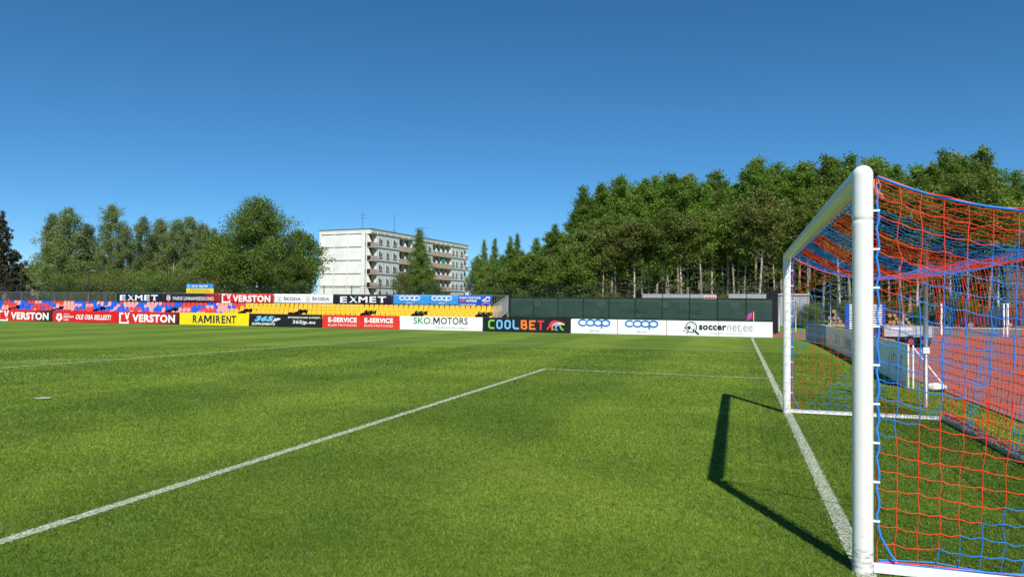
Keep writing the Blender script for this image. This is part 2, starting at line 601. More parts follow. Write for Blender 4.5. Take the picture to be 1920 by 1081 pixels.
def leaf_mesh(name, C, size, m, flat=0.35, seed=1, droop=0.0):
    """one rhombic leaf-sized face at each of the points C"""
    rg = np.random.default_rng(seed)
    N = len(C)
    nrm = rg.normal(0, 1, (N, 3)); nrm[:, 2] = np.abs(nrm[:, 2]) + flat
    nrm /= np.linalg.norm(nrm, axis=1)[:, None]
    d = rg.normal(0, 1, (N, 3)); d[:, 2] -= droop
    d -= nrm * (d * nrm).sum(1)[:, None]
    d /= np.linalg.norm(d, axis=1)[:, None] + 1e-9
    s = np.cross(nrm, d)
    L = size * rg.uniform(0.6, 1.35, N)[:, None]
    W = L * rg.uniform(0.45, 0.75, N)[:, None]
    V = np.empty((N, 4, 3), np.float32)
    V[:, 0] = C - d * L * 0.5
    V[:, 1] = C + s * W * 0.5 + nrm * L * 0.08
    V[:, 2] = C + d * L * 0.5
    V[:, 3] = C - s * W * 0.5 + nrm * L * 0.08
    me = bpy.data.meshes.new(name)
    me.vertices.add(4 * N); me.vertices.foreach_set('co', V.ravel())
    me.loops.add(4 * N); me.loops.foreach_set('vertex_index', np.arange(4 * N, dtype=np.int32))
    me.polygons.add(N); me.polygons.foreach_set('loop_start', np.arange(0, 4 * N, 4, dtype=np.int32))
    me.materials.append(m)
    t = me.attributes.new('tint', 'FLOAT', 'FACE')
    t.data.foreach_set('value', rg.uniform(0, 1, N).astype(np.float32))
    me.update()
    return me

def tree_meshes(seed, H, base, prof, R, nb, rise, droop, nleaf, lsize, leafm, barkm, r0=0.16, sig=0.34, twigs=0, fork=0.0, ldroop=0.0, wob=0.25, inner=0.25):
    """trunk mesh (trunk and limbs) and crown mesh (leaves) of one tree that stands at the origin"""
    rg = np.random.default_rng(seed)
    mb = MB()
    K = 9
    lean = rg.normal(0, 0.02, 2)
    ph = rg.uniform(0, 6.28, 2)
    def trunk(t):
        return np.array([lean[0] * H * t + wob * math.sin(ph[0] + 4 * t) * t, lean[1] * H * t + wob * math.sin(ph[1] + 3.3 * t) * t, H * t])
    tp = [trunk(k / (K - 1) * 0.97) for k in range(K)]
    mb.tube(tp, [max(0.02, r0 * (1 - 0.88 * k / (K - 1)) * (1.25 if k == 0 else 1)) for k in range(K)], n=6)
    cl, cw, cs = [], [], []
    az = rg.uniform(0, 6.28)
    for i in range(nb):
        u = (i + rg.uniform(0, 1)) / nb
        t = base + (0.985 - base) * u
        az += 2.4 + rg.normal(0, 0.4)
        ln = max(0.25, R * prof(u) * rg.uniform(0.65, 1.2))
        p = trunk(t)
        d = np.array([math.cos(az), math.sin(az), 0.0])
        pts, n_ = [p], 5
        for k in range(1, n_ + 1):
            s = k / n_
            q = p + d * ln * s + np.array([0, 0, ln * (rise * s - droop * s * s)]) + rg.normal(0, 0.05 * ln, 3) * s
            pts.append(q)
        rb = max(0.012, r0 * 0.33 * (1 - u) + 0.015)
        mb.tube(pts, [rb * (1 - 0.8 * k / n_) for k in range(n_ + 1)], n=3, cap=False)
        for k in range(1, n_ + 1):
            s = k / n_
            w = (inner + s) * ln
            cl.append(pts[k]); cw.append(w); cs.append(sig * (0.5 + 0.5 * s) * (0.45 + 0.55 * min(1.0, ln / R)))
        for _ in range(2):
            k = int(rg.integers(2, n_ + 1))
            e = pts[k] + (d * 0.3 + rg.normal(0, 0.45, 3)) * ln * 0.42 + np.array([0, 0, 0.12 * ln])
            mb.tube([pts[k - 1], e], [rb * 0.4, rb * 0.12], n=3, cap=False)
            cl.append(e); cw.append(0.9 * ln); cs.append(sig * 0.8)
    for i in range(twigs):
        t = rg.uniform(0.12, base)
        az = rg.uniform(0, 6.28)
        p = trunk(t); ln = rg.uniform(0.4, 1.4)
        e = p + np.array([math.cos(az) * ln, math.sin(az) * ln, rg.uniform(-0.1, 0.5) * ln])
        mb.tube([p, e], [0.018, 0.006], n=3, cap=False)
        if i % 2:
            cl.append(e); cw.append(0.35); cs.append(0.30)
    cl, cw, cs = np.array(cl), np.array(cw), np.array(cs)
    # clumps differ in density: some twigs are nearly bare, which opens gaps in the crown
    cw *= rg.choice([0.15, 0.7, 1.0, 1.5], len(cw), p=[0.18, 0.3, 0.32, 0.2])
    idx = rg.choice(len(cl), nleaf, p=cw / cw.sum())
    off = np.clip(rg.normal(0, 1, (nleaf, 3)), -1.9, 1.9) * cs[idx][:, None]
    off[:, 2] *= 0.75
    if ldroop:
        off[:, 2] -= np.abs(rg.normal(0, ldroop, nleaf))
    C = cl[idx] + off
    crown = leaf_mesh('crown', C, lsize, leafm, seed=seed + 5, droop=ldroop)
    tm = bpy.data.meshes.new('trunk')
    tm.from_pydata(mb.v, [], mb.f)
    tm.materials.append(barkm)
    tm.polygons.foreach_set('use_smooth', [True] * len(tm.polygons))
    tm.update()
    return tm, crown, H

def plant(kind, meshes, label, cat, x, y, h, rz=None, group=None, wide=1.0):
    tm, cm, H = meshes
    root = thing(kind, label, cat, (x, y, terrain(x, y) - 0.05), group, RND.uniform(0, 6.28) if rz is None else rz)
    s = h / H
    root.scale = (s * wide, s * wide, s)
    link('trunk', tm, root)
    link('crown', cm, root)
    return root

egg = lambda u: (math.sin(math.pi * min(1, 0.12 + 0.88 * u)) ** 0.7) * (1 - 0.25 * u)
blunt = lambda u: max(0.14, (1 - u) ** 0.42) * min(1.0, 0.62 + 1.6 * u)
spire = lambda u: max(0.05, 1.12 * (1 - u) ** 0.75) * min(1.0, 0.45 + 2.2 * u)
tall = lambda u: 0.35 + 0.65 * math.sin(math.pi * min(1.0, u * 0.9 + 0.08)) if u < 0.75 else max(0.06, 1.75 * (1 - u) + 0.15)
cone = lambda u: max(0.05, 1.0 - u)
lowegg = lambda u: max(0.08, (1 - u) ** 0.62) * min(1.0, 0.55 + 2.5 * u)

# kinds of tree; copies of one kind share their meshes
WOOD_FRONT = [tree_meshes(100 + k, 11.5, 0.47 + 0.04 * k, egg if k % 2 else tall, 1.6, 44, 0.9, 0.15, 12500, 0.185, LEAF_OLIVE if k % 2 else LEAF_GREEN, BARK_PALE if k % 2 else BARK, r0=0.125, sig=0.36, twigs=50) for k in range(5)]
WOOD_BACK = [tree_meshes(200 + k, 16.0, 0.40, (spire, egg, spire, tall)[k], (2.3, 2.3, 2.0, 2.1)[k], 56, 0.8, 0.1, 20000, 0.215, LEAF_BRIGHT if k != 2 else LEAF_GREEN, BARK, r0=0.17, sig=0.36) for k in range(4)]
WOOD_LOW = [tree_meshes(300 + k, 8.5, 0.10, egg, 2.4, 48, 0.5, 0.2, 21000, 0.195, LEAF_GREEN if k else LEAF_DARK, BARK, r0=0.11, sig=0.42) for k in range(3)]
BIRCH = [tree_meshes(400 + k, 14.0, 0.08, (blunt, lowegg, blunt)[k], (2.9, 3.5, 3.1)[k], 70, 0.75, 0.35, 30000, 0.20, LEAF_BIRCH, BARK_PALE, r0=0.17, sig=0.38, ldroop=0.45) for k in range(3)]
ROUND = tree_meshes(500, 15.5, 0.06, lowegg, 6.0, 110, 0.42, 0.12, 70000, 0.215, LEAF_DARK, BARK_DARK, r0=0.32, sig=0.75, inner=0.35)
SPIRE = tree_meshes(520, 13.5, 0.05, lambda u: max(0.05, (1 - u) ** 0.8), 2.9, 66, 0.55, 0.1, 42000, 0.18, LEAF_GREEN, BARK, r0=0.17, sig=0.42)
ASPEN = [tree_meshes(540 + k, 17.0, 0.22, lambda u: max(0.08, (1 - u) ** 0.55) * min(1, 0.6 + 2 * u), 2.2, 56, 1.2, 0.0, 20000, 0.215, LEAF_BRIGHT, BARK, r0=0.17, sig=0.38) for k in range(2)]
SPRUCE = tree_meshes(600, 17.0, 0.03, cone, 5.2, 130, -0.12, -0.24, 34000, 0.30, NEEDLE, BARK_DARK, r0=0.26, sig=0.20, inner=0.1, ldroop=0.22)
BUSH = [tree_meshes(700 + k, 3.2, 0.05, egg, 1.8, 30, 0.5, 0.1, 8500, 0.115, (LEAF_DARK, LEAF_OLIVE, LEAF_YELLOW)[k], BARK, r0=0.05, sig=0.34) for k in range(3)]

# the wood behind the green mesh fence and the goal
WF = 'slender trees along the edge of the wood'
WB = 'taller trees deeper in the wood'
# rough profile of the treetops in the photo: pixel column, pixel row of the top
TOPS = [(880, 486), (905, 452), (925, 448), (945, 470), (968, 440), (985, 452), (1010, 428), (1040, 428), (1068, 412), (1085, 358), (1110, 352), (1140, 335), (1165, 345), (1200, 328),
        (1230, 342), (1255, 332), (1300, 316), (1330, 320), (1358, 322), (1390, 310), (1420, 314), (1450, 305), (1480, 300), (1510, 322), (1545, 296), (1575, 305), (1615, 294), (1660, 322),
        (1700, 326), (1730, 312), (1760, 305), (1800, 284), (1830, 288), (1860, 326), (1890, 345), (1918, 322), (1950, 330)]
def top_at(px):
    for (a, ya), (b, yb) in zip(TOPS, TOPS[1:]):
        if a <= px <= b:
            return ya + (yb - ya) * (px - a) / (b - a)
    return 330
k = 0
for i in range(34):
    px = 948 + 30 * i + RND.uniform(-8, 8)
    Y = RND.uniform(63.5, 68.0)
    x = xat(px, Y)
    h = zat(px, top_at(px) + (66 if px > 1130 else 44) + RND.uniform(-28, 30), Y) - terrain(x, Y)
    if px < 1130:
        src, kind = WOOD_LOW[i % 3], 'bushy_tree'
        lab = 'bushy low branching tree, %s from the left along the front of the wood' % ORD[i]
    else:
        src, kind = WOOD_FRONT[i % 5], 'slender_tree'
        lab = '%s tree, %s from the left along the front of the wood' % ('pale trunked' if (i % 5) % 2 else 'grey trunked', ORDX(i))
    plant(kind, src, lab, 'tree', x, Y, max(5, h), group=WF, wide=RND.uniform(0.9, 1.2) * (11.5 if src in WOOD_FRONT else 8.5) / max(5, h))
for i in range(44):
    px = 950 + 23 * i + RND.uniform(-8, 8)
    Y = RND.uniform(71.0, 76.0)
    x = xat(px, Y)
    h = zat(px, top_at(px) + RND.choice([-12, -6, 2, 14, 32]) + RND.uniform(-5, 5), Y) - terrain(x, Y)
    pointed = px < 1240
    src = ASPEN[i % 2] if pointed or i % 5 == 2 else WOOD_BACK[i % 4]
    lab = '%s tree, %s from left in the tall second row' % ('pointed bright green' if pointed else 'full bright green', ORDX(i))
    plant('tall_tree', src, lab, 'tree', x, Y, max(6, h), group=WB, wide=1.05)
for i in range(40):
    px = 945 + 26 * i + RND.uniform(-10, 10)
    Y = RND.uniform(80.0, 90.0)
    x = xat(px, Y)
    h = zat(px, top_at(px) + RND.uniform(8, 40), Y) - terrain(x, Y)
    plant('tall_tree', WOOD_BACK[(i + 1) % 4], 'tree glimpsed between the trunks in the dark depth of the wood', 'tree', x, Y, max(6, h), group='trees in the depth of the wood', wide=1.1)
for (px, top, Y, h) in ((1806, 280, 98, None), (1622, 292, 96, None), (1500, 300, 98, None), (1146, 333, 92, None)):
    x = xat(px, Y)
    lab = {1806: 'broad grey green birch rising highest over the wood at the right', 1622: 'tree whose top shows just above the near goal post',
           1500: 'rounded treetop at the back of the wood left of the goal post', 1146: 'thin open topped birch rising over the left shoulder of the wood'}[px]
    plant('birch_tree', BIRCH[0 if px != 1806 else 1], lab, 'tree', x, Y, zat(px, top, Y) - terrain(x, Y), wide=1.0 if px != 1806 else 1.25)
# undergrowth of the wood, each bush a thing
for i in range(18):
    px = 1000 + 52 * i + RND.uniform(-12, 12)
    Y = RND.uniform(62.5, 66)
    x = xat(px, Y)
    plant('bush', BUSH[i % 2], 'leafy bush, %s from the left in the undergrowth of the wood' % ORD[i], 'bush', x, Y, RND.uniform(1.4, 2.6), group='undergrowth bushes')

# far side of the wood, one leafy mass closing the view between the trunks
rgm = np.random.default_rng(77)
NM = 170000
mx_ = rgm.uniform(-25, 75, NM); my_ = rgm.uniform(93, 104, NM)
mz_ = 1.3 + np.abs(rgm.beta(1.0, 1.25, NM)) * (9.0 + 1.5 * np.sin(mx_ * 0.7)) * np.clip((mx_ + 29) / 12, 0.3, 1.0)
tag(link('woodland_mass', leaf_mesh('woodland_mass', np.stack([mx_, my_, mz_], 1), 0.5, LEAF_DARK, seed=9)), 'dark leafy mass of the far wood seen between the trunks', 'woodland', kind='stuff')

# trees left of the apartment building
def left_tree(px, top, Y, src, kind, label, wide=1.0, cat='tree'):
    x = xat(px, Y)
    return plant(kind, src, label, cat, x, Y, zat(px, top, Y) - terrain(x, Y), wide=wide)
left_tree(0, 392, 62, SPRUCE, 'spruce_tree', 'dark drooping spruce cut off by the left edge of the photo', 0.95)
left_tree(122, 384, 84, BIRCH[1], 'birch_tree', 'broad pale birch right of the gap beside the spruce', 1.15)
left_tree(98, 398, 86, BIRCH[2], 'birch_tree', 'birch with loose hanging foliage, nearest the gap beside the spruce', 0.8)
left_tree(198, 381, 88, BIRCH[0], 'birch_tree', 'tall narrow birch with a pointed ragged top, highest of the left birches', 0.8)
left_tree(228, 424, 84, BIRCH[2], 'birch_tree', 'shorter birch just right of the tall narrow ragged one', 0.8)
left_tree(262, 402, 86, BIRCH[1], 'birch_tree', 'birch with a rounded top above the left dark banner', 0.85)
left_tree(290, 408, 90, BIRCH[0], 'birch_tree', 'thin birch squeezed between the rounded birch and the twin topped pair', 0.9)
left_tree(322, 410, 88, BIRCH[2], 'birch_tree', 'left one of the twin topped birches behind the crest banner', 0.85)
left_tree(358, 405, 92, BIRCH[0], 'birch_tree', 'right one of the twin topped birches, above the blue and yellow banner', 0.95)
left_tree(158, 418, 88, BIRCH[0], 'birch_tree', 'birch filling the dip right of the broad pale birch', 0.85)
left_tree(306, 422, 94, BIRCH[2], 'birch_tree', 'low birch just left of the twin topped pair', 0.9)
left_tree(380, 418, 90, BIRCH[2], 'birch_tree', 'birch just right of the twin topped pair', 0.8)
left_tree(395, 425, 96, BIRCH[1], 'birch_tree', 'low hazy birch left of the great round tree', 0.9)
left_tree(416, 440, 80, WOOD_LOW[1], 'bushy_tree', 'bushy tree leaning against the left side of the great round tree', 1.2)
left_tree(488, 372, 74, ROUND, 'round_tree', 'great dense round tree left of the apartment building', 1.15)
left_tree(560, 432, 80, WOOD_LOW[2], 'bushy_tree', 'bushy tree between the great round tree and the building wall', 1.1)
left_tree(440, 470, 72, WOOD_LOW[0], 'bushy_tree', 'dark bushy tree under the left flank of the great round tree', 1.2)
left_tree(545, 480, 70, WOOD_LOW[0], 'bushy_tree', 'dark bushy tree under the right flank of the great round tree', 1.1)
for i, (px, top, Y, k) in enumerate(((62, 500, 100, 2), (88, 492, 96, 2), (110, 500, 94, 0), (150, 512, 80, 0), (185, 516, 78, 1), (215, 510, 80, 0), (245, 514, 79, 1), (280, 510, 78, 0), (310, 515, 80, 1), (345, 508, 79, 0), (380, 512, 78, 1), (20, 505, 95, 1), (130, 520, 72, 0), (175, 522, 72, 1), (300, 518, 73, 0), (230, 522, 72, 1), (360, 520, 72, 0), (405, 515, 70, 1))):
    x = xat(px, Y)
    plant('bush', BUSH[k], '%s bush, %s in planting order below the left birches' % (('dark green', 'olive green', 'yellow green')[k], ORD[i]), 'bush', x, Y, zat(px, top, Y) - terrain(x, Y), group='bushes under the left birches', wide=1.3)
# slim trees between the building and the wood
left_tree(893, 480, 104, WOOD_LOW[1], 'bushy_tree', 'low bushy tree touching the right end of the apartment building', 0.62)
left_tree(906, 449, 108, SPIRE, 'spire_tree', 'left one of the two slim pointed trees right of the building', 0.62)
left_tree(925, 446, 104, SPIRE, 'spire_tree', 'right one of the two slim pointed trees right of the building', 0.68)
left_tree(912, 492, 98, WOOD_LOW[2], 'bushy_tree', 'low bushy tree at the foot of the two slim pointed trees', 0.7)
left_tree(945, 478, 96, WOOD_LOW[0], 'bushy_tree', 'dark bushy tree just right of the two slim pointed trees', 0.9)
left_tree(957, 442, 100, SPIRE, 'spire_tree', 'pointed dark tree at the left shoulder of the wood', 0.62)
left_tree(969, 437, 98, SPIRE, 'spire_tree', 'pointed lighter tree nearest the left shoulder of the wood', 0.66)
# trees in front of and beside the apartment building
left_tree(787, 428, 110, SPIRE, 'spire_tree', 'pointed leafy tree standing in front of the apartment facade', 1.0)
left_tree(757, 512, 106, BUSH[1], 'bush', 'brownish bush at the left foot of the pointed tree before the building', 0.6, 'bush')
left_tree(812, 526, 106, BUSH[0], 'bush', 'green bush at the right foot of the pointed tree before the building', 0.7, 'bush')

# ------------------------------------------------------------------ apartment building
WALLC = mat('panel_white', (0.82, 0.81, 0.785, 1), rough=0.85, var=0.20, scale=0.30)
WALLG = mat('panel_grey', (0.60, 0.61, 0.61, 1), rough=0.85, var=0.12, scale=0.5)
JOINT = mat('panel_joint', (0.17, 0.15, 0.13, 1), rough=0.9)
TRIMW = mat('white_trim', (0.72, 0.71, 0.67, 1), rough=0.7, var=0.08)
PARAPET = mat('balcony_concrete', (0.50, 0.37, 0.31, 1), rough=0.9, var=0.25, scale=0.9)
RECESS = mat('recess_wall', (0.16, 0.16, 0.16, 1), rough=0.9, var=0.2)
GLASS = mat('window_glass', (0.035, 0.042, 0.05, 1), rough=0.12, spec=0.6)
ROOFM = mat('roof_felt', (0.11, 0.10, 0.10, 1), rough=0.9)
DARKM = mat('dark_metal', (0.03, 0.03, 0.032, 1), rough=0.6)
D0 = 152.0
C0 = CAM + FWD * D0 + RIGHT * ((693 - 960) / FPX * D0)
D1 = 192.0
C1 = CAM + FWD * D1 + RIGHT * ((877 - 960) / FPX * D1)
ex = np.array([C1[0] - C0[0], C1[1] - C0[1]]); LEN = float(np.linalg.norm(ex)); ex /= LEN
ang = math.atan2(ex[1], ex[0])
# local frame: x along the facade away from the camera, -y is the facade side, +y runs along the gable
bld = thing('apartment_building', 'five storey white panel apartment block with pinkish balconies behind the stand', 'building', (C0[0], C0[1], 0.0), rotz=ang)
ZF = [2.6, 5.4, 8.2, 11.0, 13.8, 16.55]
ZT = 17.45
GW = 13.1
def u_of(px):
    t = (px - 960) / FPX
    l0, l1 = (693 - 960) / FPX * D0, (877 - 960) / FPX * D1
    return LEN * (t * D0 - l0) / ((l1 - l0) - t * (D1 - D0))
BALC = [(693.5, 706), (747.6, 774), (810.5, 845.6), (869.7, 876.5)]
b = MB()
b.box(0.0, LEN, 1.35, GW, 0.0, ZT)                                 # body behind the balcony line
segs, prev = [], 0.0
for a, c in BALC:
    segs.append((prev, u_of(a))); prev = u_of(c)
segs.append((prev, LEN))
for a, c in segs:
    if c - a > 0.25:
        b.box(a, c, 0.0, 1.35, 0.0, ZF[5], 1)
b.box(0.0, LEN, -0.004, 1.35, ZF[5], ZT)
b.build('wall', [WALLC, WALLG], bld)
b = MB()
b.box(-0.14, LEN + 0.12, -0.16, GW + 0.12, ZT, ZT + 0.14)
b.build('roof', ROOFM, bld)
# panel joints and ledges on gable and facade
for z in ZF:
    b = MB()
    for j in range(3):
        b.box(-0.06, 0.0, GW - 0.5 - 3.55 * j - 3.3, GW - 0.5 - 3.55 * j, z - 0.08, z + 0.08)
    for a, c in segs:
        if c - a > 0.5:
            b.box(a + 0.05, c - 0.05, -0.10, 0.0, z - 0.08, z + 0.08)
    b.build('ledge', JOINT, bld)
b = MB()
for j in range(5):
    y = (GW - 0.35 - 3.55 * j) if j < 4 else 0.9
    b.box(-0.05, 0.0, y - 0.13, y + 0.13, 0.5, ZT - 0.3)
b.box(-0.05, 0.0, 0.0, GW, ZT - 0.3, ZT - 0.004)
b.build('panel_rib', TRIMW, bld)
# rain darkened parapet blocks along the facade top
b = MB()
for k in range(18):
    a = LEN * k / 18
    b.box(a + 0.15, a + LEN / 18 - 0.15, -0.12, -0.004, ZF[5] + 0.16, ZT - 0.12)
b.build('parapet_block', mat('parapet_panel', (0.60, 0.56, 0.49, 1), rough=0.9, var=0.3, scale=0.6), bld)
for a, c in BALC:
    x0, x1 = u_of(a), u_of(c)
    nfin = max(1, int(round((x1 - x0) / 2.6)))
    for s in range(5):
        z = ZF[s]
        w = MB()
        w.box(x0 + 0.05, x1 - 0.05, -0.16, -0.06, z - 0.15, z + 0.98)
        w.box(x0 + 0.05, x1 - 0.05, -0.06, 1.34, z - 0.15, z + 0.0)
        bo = w.build('balcony', PARAPET, bld)
        w = MB()
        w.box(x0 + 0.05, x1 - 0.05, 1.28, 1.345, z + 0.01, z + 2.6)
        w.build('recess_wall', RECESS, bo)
        for q in range(nfin + 1):
            xx = min(x1 - 0.2, max(x0 + 0.2, x0 + (x1 - x0) * q / nfin))
            w = MB()
            w.v += [(xx - 0.09, -0.05, z + 0.98), (xx - 0.09, 1.27, z + 0.98), (xx - 0.09, 1.27, z + 2.6), (xx - 0.09, 0.75, z + 2.6),
                    (xx + 0.09, -0.05, z + 0.98), (xx + 0.09, 1.27, z + 0.98), (xx + 0.09, 1.27, z + 2.6), (xx + 0.09, 0.75, z + 2.6)]
            w.f += [(0, 1, 2, 3), (7, 6, 5, 4), (0, 4, 5, 1), (3, 2, 6, 7), (0, 3, 7, 4), (1, 5, 6, 2)]
            w.m += [0] * 6
            w.build('divider_fin', TRIMW, bo)
        for q in range(nfin):
            xa = x0 + (x1 - x0) * (q + 0.3) / nfin
            w = MB()
            w.box(xa, xa + 1.1, 1.22, 1.275, z + 0.9, z + 2.2)
            w.build('balcony_window', GLASS, bo)
w = MB()
w.box(u_of(827), u_of(834), -0.06, -0.02, ZF[3] + 0.5, ZF[3] + 2.1)
tag(w.build('green_screen', mat('green_cloth', (0.02, 0.30, 0.22, 1)), bld), 'teal green cloth screen on a balcony')
WIN = [(708.7, 715), (722.6, 728), (735.5, 742), (777.5, 783), (789, 794), (801.6, 806.8), (847, 850.4), (853.6, 856.7), (862.3, 866.5)]
for s in range(5):
    for a, c in WIN:
        x0, x1 = u_of(a), u_of(c)
        z0, z1 = ZF[s] + 0.85, ZF[s] + 2.15
        f = MB()
        f.box(x0, x1, -0.07, -0.002, z0, z1)
        fo = f.build('window', TRIMW, bld)
        f = MB()
        m_ = x0 + (x1 - x0) * 0.52
        f.box(x0 + 0.08, m_ - 0.05, -0.09, -0.071, z0 + 0.1, z1 - 0.1)
        f.box(m_ + 0.05, x1 - 0.08, -0.09, -0.071, z0 + 0.1, z1 - 0.45)
        f.build('pane', GLASS, fo)
        f = MB()
        f.box(x0 - 0.08, x1 + 0.08, -0.16, -0.075, z0 - 0.14, z0 - 0.02)
        f.build('sill', JOINT, fo)
for px, Hm, arms in ((681, 4.0, ((2.4, 0.9), (3.1, 0.7))), (752, 4.6, ((1.1, 0.6), (0.6, 0.4))), (805, 2.9, ((2.8, 1.5),))):
    x = max(0.8, u_of(px))
    y = 2.0 if px > 690 else 2.6
    a = MB()
    a.tube([(x, y, ZT + 0.12), (x, y, ZT + Hm)], 0.035, n=5)
    for z, r in arms:
        a.tube([(x - r * 0.5, y + r * 0.8, ZT + z), (x + r * 0.5, y - r * 0.8, ZT + z)], 0.025, n=4)
    a.build('roof_antenna', DARKM, bld)

# ------------------------------------------------------------------ advert boards and banners
def inroot(mb, name, mats, root, smooth=False):
    """build a mesh given in world coordinates as a part of an unrotated thing"""
    L = root.matrix_world.translation if root.parent else root.location
    q = root
    ox = oy = oz = 0.0
    while q is not None:
        ox += q.location.x; oy += q.location.y; oz += q.location.z
        q = q.parent
    mb.v = [(a - ox, b_ - oy, c - oz) for a, b_, c in mb.v]
    return mb.build(name, mats, root, smooth)

def text_verts(body, bold=0.0, res=3, space=None):
    c = bpy.data.curves.new('text', 'FONT')
    c.body = body
    c.resolution_u = res
    c.offset = bold
    c.extrude = 0.0
    c.space_character = space or (1.0 + 2.2 * max(0.0, bold))
    o = bpy.data.objects.new('text', c)
    COL.objects.link(o)
    dg = bpy.context.evaluated_depsgraph_get()
    me = bpy.data.meshes.new_from_object(o.evaluated_get(dg))
    V = np.array([v.co[:] for v in me.vertices])
    F = [tuple(p.vertices) for p in me.polygons]
    bpy.data.objects.remove(o)
    bpy.data.curves.remove(c)
    bpy.data.meshes.remove(me)
    return V, F

def lettering(root, body, x0, x1, z0, z1, y, m, bold=0.0, shear=0.0, name='lettering', mb=None, mi=0):
    """flat letters filling the rectangle x0..x1, z0..z1 of a face turned to the pitch, in front of plane y"""
    V, F = text_verts(body, bold)
    V = V.copy()
    V[:, 0] += V[:, 1] * shear
    a, b_ = V.min(0), V.max(0)
    X = x0 + (V[:, 0] - a[0]) / (b_[0] - a[0]) * (x1 - x0)
    Z = z0 + (V[:, 1] - a[1]) / (b_[1] - a[1]) * (z1 - z0)
    own = mb is None
    mb = mb or MB()
    i = len(mb.v)
    mb.v += [(X[k], y, Z[k]) for k in range(len(X))]
    mb.f += [tuple(i + q for q in f) for f in F]
    mb.m += [mi] * len(F)
    return inroot(mb, name, m, root) if own else mb

P_WHITE = mat('print_white', (0.80, 0.80, 0.79, 1), rough=0.45)
P_RED = mat('print_red', lin('#dc1f22', 0.85), rough=0.5, var=0.08, scale=1.2)
P_ORED = mat('print_orange_red', lin('#e8372b', 0.85), rough=0.5, var=0.06, scale=1.2)
P_BLACK = mat('print_black', (0.012, 0.013, 0.016, 1), rough=0.4)
P_NAVY = mat('print_navy', (0.010, 0.013, 0.028, 1), rough=0.55, var=0.2)
P_YEL = mat('print_yellow', lin('#ffe416', 0.82), rough=0.5, var=0.04)
P_BLUE = mat('print_blue', lin('#1478cc', 0.85), rough=0.5)
P_SKY = mat('banner_sky_blue', lin('#3d9be6', 0.85), rough=0.6, var=0.08, scale=1.5)
P_RBLUE = mat('banner_royal_blue', lin('#0f56c4', 0.85), rough=0.6, var=0.12, scale=1.5)
P_LBLUE = mat('print_light_blue', lin('#7cc4f2', 0.85))
P_GREEN = mat('print_green', lin('#14905c', 0.85))
P_LIME = mat('print_lime', lin('#7fd044', 0.85))
P_ORANGE = mat('print_orange', lin('#ff8433', 0.85))
P_CRED = mat('print_coral_red', lin('#e8383c', 0.85))
P_GREY = mat('print_grey', (0.22, 0.23, 0.25, 1))
P_PALE = mat('print_pale_blue', lin('#cfeaf2', 0.85))
P_MAROON = mat('print_maroon', (0.050, 0.012, 0.022, 1), rough=0.55)
STEEL = mat('galvanised_steel', (0.36, 0.37, 0.38, 1), rough=0.45, metal=0.6, var=0.15, scale=4)
BACKC = mat('board_back', (0.30, 0.30, 0.30, 1), rough=0.8)

def fade_mat(name, ca, cb, x0, x1, slant=0.0):
    """a printed fade from one colour to another across a sign (part of its print)"""
    m = bpy.data.materials.new(name)
    m.use_nodes = True
    n, l = m.node_tree.nodes, m.node_tree.links
    tc = n.new('ShaderNodeTexCoord'); sp = n.new('ShaderNodeSeparateXYZ'); l.new(tc.outputs['Object'], sp.inputs[0])
    ad = n.new('ShaderNodeMath'); ad.operation = 'MULTIPLY_ADD'; ad.inputs[1].default_value = slant
    l.new(sp.outputs[2], ad.inputs[0]); l.new(sp.outputs[0], ad.inputs[2])
    mr = n.new('ShaderNodeMapRange'); mr.inputs[1].default_value, mr.inputs[2].default_value = x0, x1
    l.new(ad.outputs[0], mr.inputs[0])
    mx = n.new('ShaderNodeMix'); mx.data_type = 'RGBA'; mx.inputs[6].default_value = ca; mx.inputs[7].default_value = cb
    l.new(mr.outputs[0], mx.inputs[0]); l.new(mx.outputs[2], n['Principled BSDF'].inputs['Base Color'])
    n['Principled BSDF'].inputs['Roughness'].default_value = 0.5
    return m
P_VERSTON = fade_mat('print_red_to_dark', lin('#d8201f', 0.85), (0.030, 0.012, 0.012, 1), 0.7, 2.6, -0.5)

YB = 40.9           # the front row of boards
BX = lambda px: xat(px, YB, 600)
def board(label, pa, pb, m, group='advert boards along the touchline', cat='advert board', zt=0.93, seam=None, tilt=0.0):
    x0, x1 = BX(pa) + 0.01, BX(pb) - 0.01
    root = thing('advert_board', label, cat, ((x0 + x1) / 2, YB, 0), group)
    b = MB()
    b.box(x0, x1, YB, YB + 0.03, 0.02, zt, 0)
    inroot(b, 'panel', m, root)
    b = MB()
    for f in (0.08, 0.36, 0.64, 0.92):
        x = x0 + (x1 - x0) * f
        b.tube([(x, YB + 0.05, 0), (x, YB + 0.05, zt - 0.05)], 0.018, n=5)
        b.tube([(x, YB + 0.05, zt * 0.7), (x, YB + 0.55, 0.0)], 0.014, n=5)
        b.tube([(x, YB + 0.05, 0.02), (x, YB + 0.55, 0.02)], 0.014, n=5)
    inroot(b, 'support_frame', STEEL, root)
    return root
YT = YB - 0.006
def bz(px, py):
    return zat(px, py, YB)
def brect(pa, pb, ta, tb):
    pm = (pa + pb) / 2
    return BX(pa), BX(pb), bz(pm, tb), bz(pm, ta)
def btext(root, body, pa, pb, ta, tb, m, **k):
    x0, x1, z0, z1 = brect(pa, pb, ta, tb)
    return lettering(root, body, x0, x1, z0, z1, k.pop('y', YT), m, **k)

